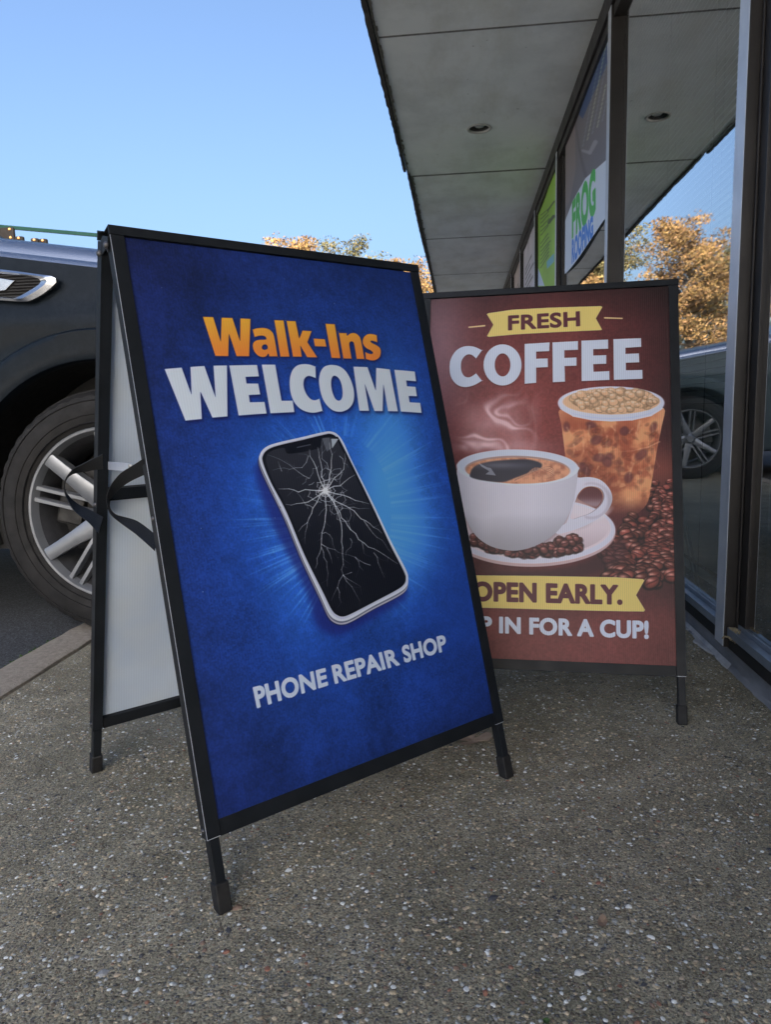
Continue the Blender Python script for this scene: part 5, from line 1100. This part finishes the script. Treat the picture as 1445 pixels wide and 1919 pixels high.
# ================================================================== TREES
def make_tree(x, y, h, w_, seed, label, mat, nleaf=30000):
    r = np.random.default_rng(seed); root = empty('tree', (x, y, 0), label=label, cat='tree', group='golden trees beyond the car park')
    b = MB(); tp_ = [(0, 0, -.05)]; 
    for k in range(1, 7): tp_.append((r.normal(0, .06) * k * .4, r.normal(0, .06) * k * .4, h * .9 * k / 6))
    b.tube(tp_, [.24, .20, .17, .13, .09, .05, .02], 10); b.build('trunk', M['bark'], root, smooth=True)
    cl = []; b = MB(); nb = 46
    for k in range(nb):
        z = h * (.12 + .86 * (k + r.random()) / nb); a = r.uniform(0, 2 * math.pi); env = w_ * (1 - ((z / h - .38) / .64) ** 2) ** .5 if z / h > .38 else w_ * (.85 + .15 * z / h / .38)
        L = env * r.uniform(.55, 1.1) + .15; st = np.array([0, 0, z * .93]); e = np.array([math.cos(a) * L, math.sin(a) * L, z + r.uniform(-.05, .35)]); m_ = (st + e) / 2 + np.array([0, 0, .12])
        b.tube([st, m_, e], [.045, .028, .008], 5)
        for t_ in (.35, .6, .8, 1.0): cl.append((st + (e - st) * t_ + r.normal(0, .12, 3) + np.array([0, 0, .1]), (.34 + .30 * r.random()) * (1.15 - .35 * t_)))
    for k in range(7): cl.append((np.array([r.normal(0, w_ * .16), r.normal(0, w_ * .16), h * r.uniform(.93, 1.03)]), r.uniform(.16, .34)))
    b.build('limb', M['bark'], root, smooth=True)
    n = nleaf; wt = np.array([c[1] ** 2 for c in cl]); ci = r.choice(len(cl), n, p=wt / wt.sum()); C0 = np.array([c[0] for c in cl])[ci]; S = np.array([c[1] for c in cl])[ci][:, None]
    d = r.normal(0, 1, (n, 3)); d /= np.linalg.norm(d, axis=1)[:, None]; P = C0 + d * S * (r.random((n, 1)) ** .45) * np.array([1.25, 1.25, .62])
    ax = r.normal(0, 1, (n, 3)) + d * .7; ax /= np.linalg.norm(ax, axis=1)[:, None]; bx = np.cross(ax, r.normal(0, 1, (n, 3))); bx /= np.linalg.norm(bx, axis=1)[:, None]
    l = r.uniform(.035, .085, (n, 1)); ww = l * r.uniform(.25, .5, (n, 1)); V = np.stack([P - ax * l, P + bx * ww, P + ax * l, P - bx * ww], 1).reshape(-1, 3); F = np.arange(n * 4).reshape(-1, 4)
    cj = r.uniform(.6, 1.25, (len(cl), 1))[ci] * r.uniform(.65, 1.3, (n, 1)); tint = np.hstack([cj, cj * r.uniform(.86, 1.06, (n, 1)), cj * r.uniform(.8, 1.1, (n, 1)), np.ones((n, 1))])
    fast_mesh('crown', V, F, M[mat], np.repeat(tint, 4, 0), parent=root)
T = [(-13.6, 31.5, 5.6, 1.9, 'broad golden tree standing at the left end of the tree row', 'leaf_gold'), (-11.0, 28.5, 6.5, 2.3, 'golden tree mirrored beside the big window mullion', 'leaf_gold'), (-8.8, 30.5, 6.5, 2.0, 'olive gold tree between two taller trees in the row', 'leaf_olive'),
     (-6.6, 27.5, 7.15, 2.4, 'tallest tree whose top shows above the phone sign', 'leaf_gold'), (-4.4, 30, 7.35, 2.0, 'thin topped olive tree showing above the middle of the phone sign', 'leaf_olive'), (-2.2, 28.5, 6.2, 1.9, 'golden tree low above the right end of the phone sign', 'leaf_gold'),
     (-.5, 30, 5.5, 1.9, 'golden tree in the gap between the two signs and the eave', 'leaf_gold'), (1.6, 31, 5.9, 1.9, 'golden tree at the right end, hidden under the soffit', 'leaf_gold'), (-16.4, 34, 5.6, 1.8, 'low olive tree at the far left behind the cars', 'leaf_olive')]
for i, (x, y, h, w_, lab, mt) in enumerate(T): make_tree(x, y, h, w_, 40 + i, lab, mt)

# ================================================================== SMALL THINGS ON THE GROUND
def flat_leaf(name, outline, m, label, cat, lift=.006, th=.0006, curl=.01):
    P = [gpt(p) for p in outline]; c0 = np.mean(P, 0); b = MB(); n = len(P)
    r0 = max(np.linalg.norm(p - c0) for p in P); up = [p - c0 + A3(0, 0, lift * .3 + curl * (np.linalg.norm(p - c0) / r0) ** 2) for p in P]; b.add([(0, 0, lift * .25)] + up, [(0, i + 1, (i + 1) % n + 1) for i in range(n)])
    b.add([(0, 0, lift * .25 - th)] + [p - A3(0, 0, th) for p in up], [(0, (i + 1) % n + 1, i + 1) for i in range(n)])
    o = b.build(name, m); o.location = (c0[0], c0[1], 0.0008); return tag(o, label, cat)
ZL = Z(840, 1220, .13548)
flat_leaf('oak_leaf', ZL((90, 1270), (160, 1215), (260, 1185), (330, 1145), (385, 1165), (350, 1185), (362, 1215), (430, 1230), (470, 1190), (530, 1175), (580, 1190), (600, 1240), (570, 1290), (520, 1280), (440, 1270), (380, 1290), (330, 1310), (280, 1330), (230, 1360), (140, 1370), (200, 1330), (240, 1300), (340, 1280), (355, 1258), (260, 1250), (200, 1275)), M['dry_leaf'], 'curled pale dry oak leaf by the right front foot of the phone sign', 'leaf', .012, .0008, .012)
ZM = Z(723, 1200, .5)
flat_leaf('birch_leaf', ZM((812, 1036), (826, 1045), (831, 1060), (822, 1078), (812, 1084), (800, 1075), (793, 1060), (799, 1044)), M['dry_leaf2'], 'small pointed brown leaf lying alone on the walkway at lower right', 'leaf', .004, .0006, .004)
flat_leaf('clover_leaf', [(1017, 1913), (1024, 1910), (1031, 1914), (1028, 1922), (1019, 1922)], M['green_leaf'], 'tiny bright green leaf at the bottom edge of the walkway', 'leaf', .003, .0006, .003)
# moss in the joint along the edging
b = MB(); rg = np.random.default_rng(77)
for k in range(900):
    if k < 500: x, y = -1.43 + rg.normal(0, .008), 2.17 + rg.normal(0, .07)
    else: x, y = -1.268 + rg.normal(0, .004), rg.uniform(1.6, 2.3)
    s_ = rg.uniform(.0015, .004); b.add(DV * s_ * (1 + rg.normal(0, .2, DV.shape)) + A3(x, y, -.012), [tuple(f) for f in DF])
o = b.build('moss', M['moss']); tag(o, 'small patch of green moss at the asphalt side of the edging', 'moss', kind='stuff')
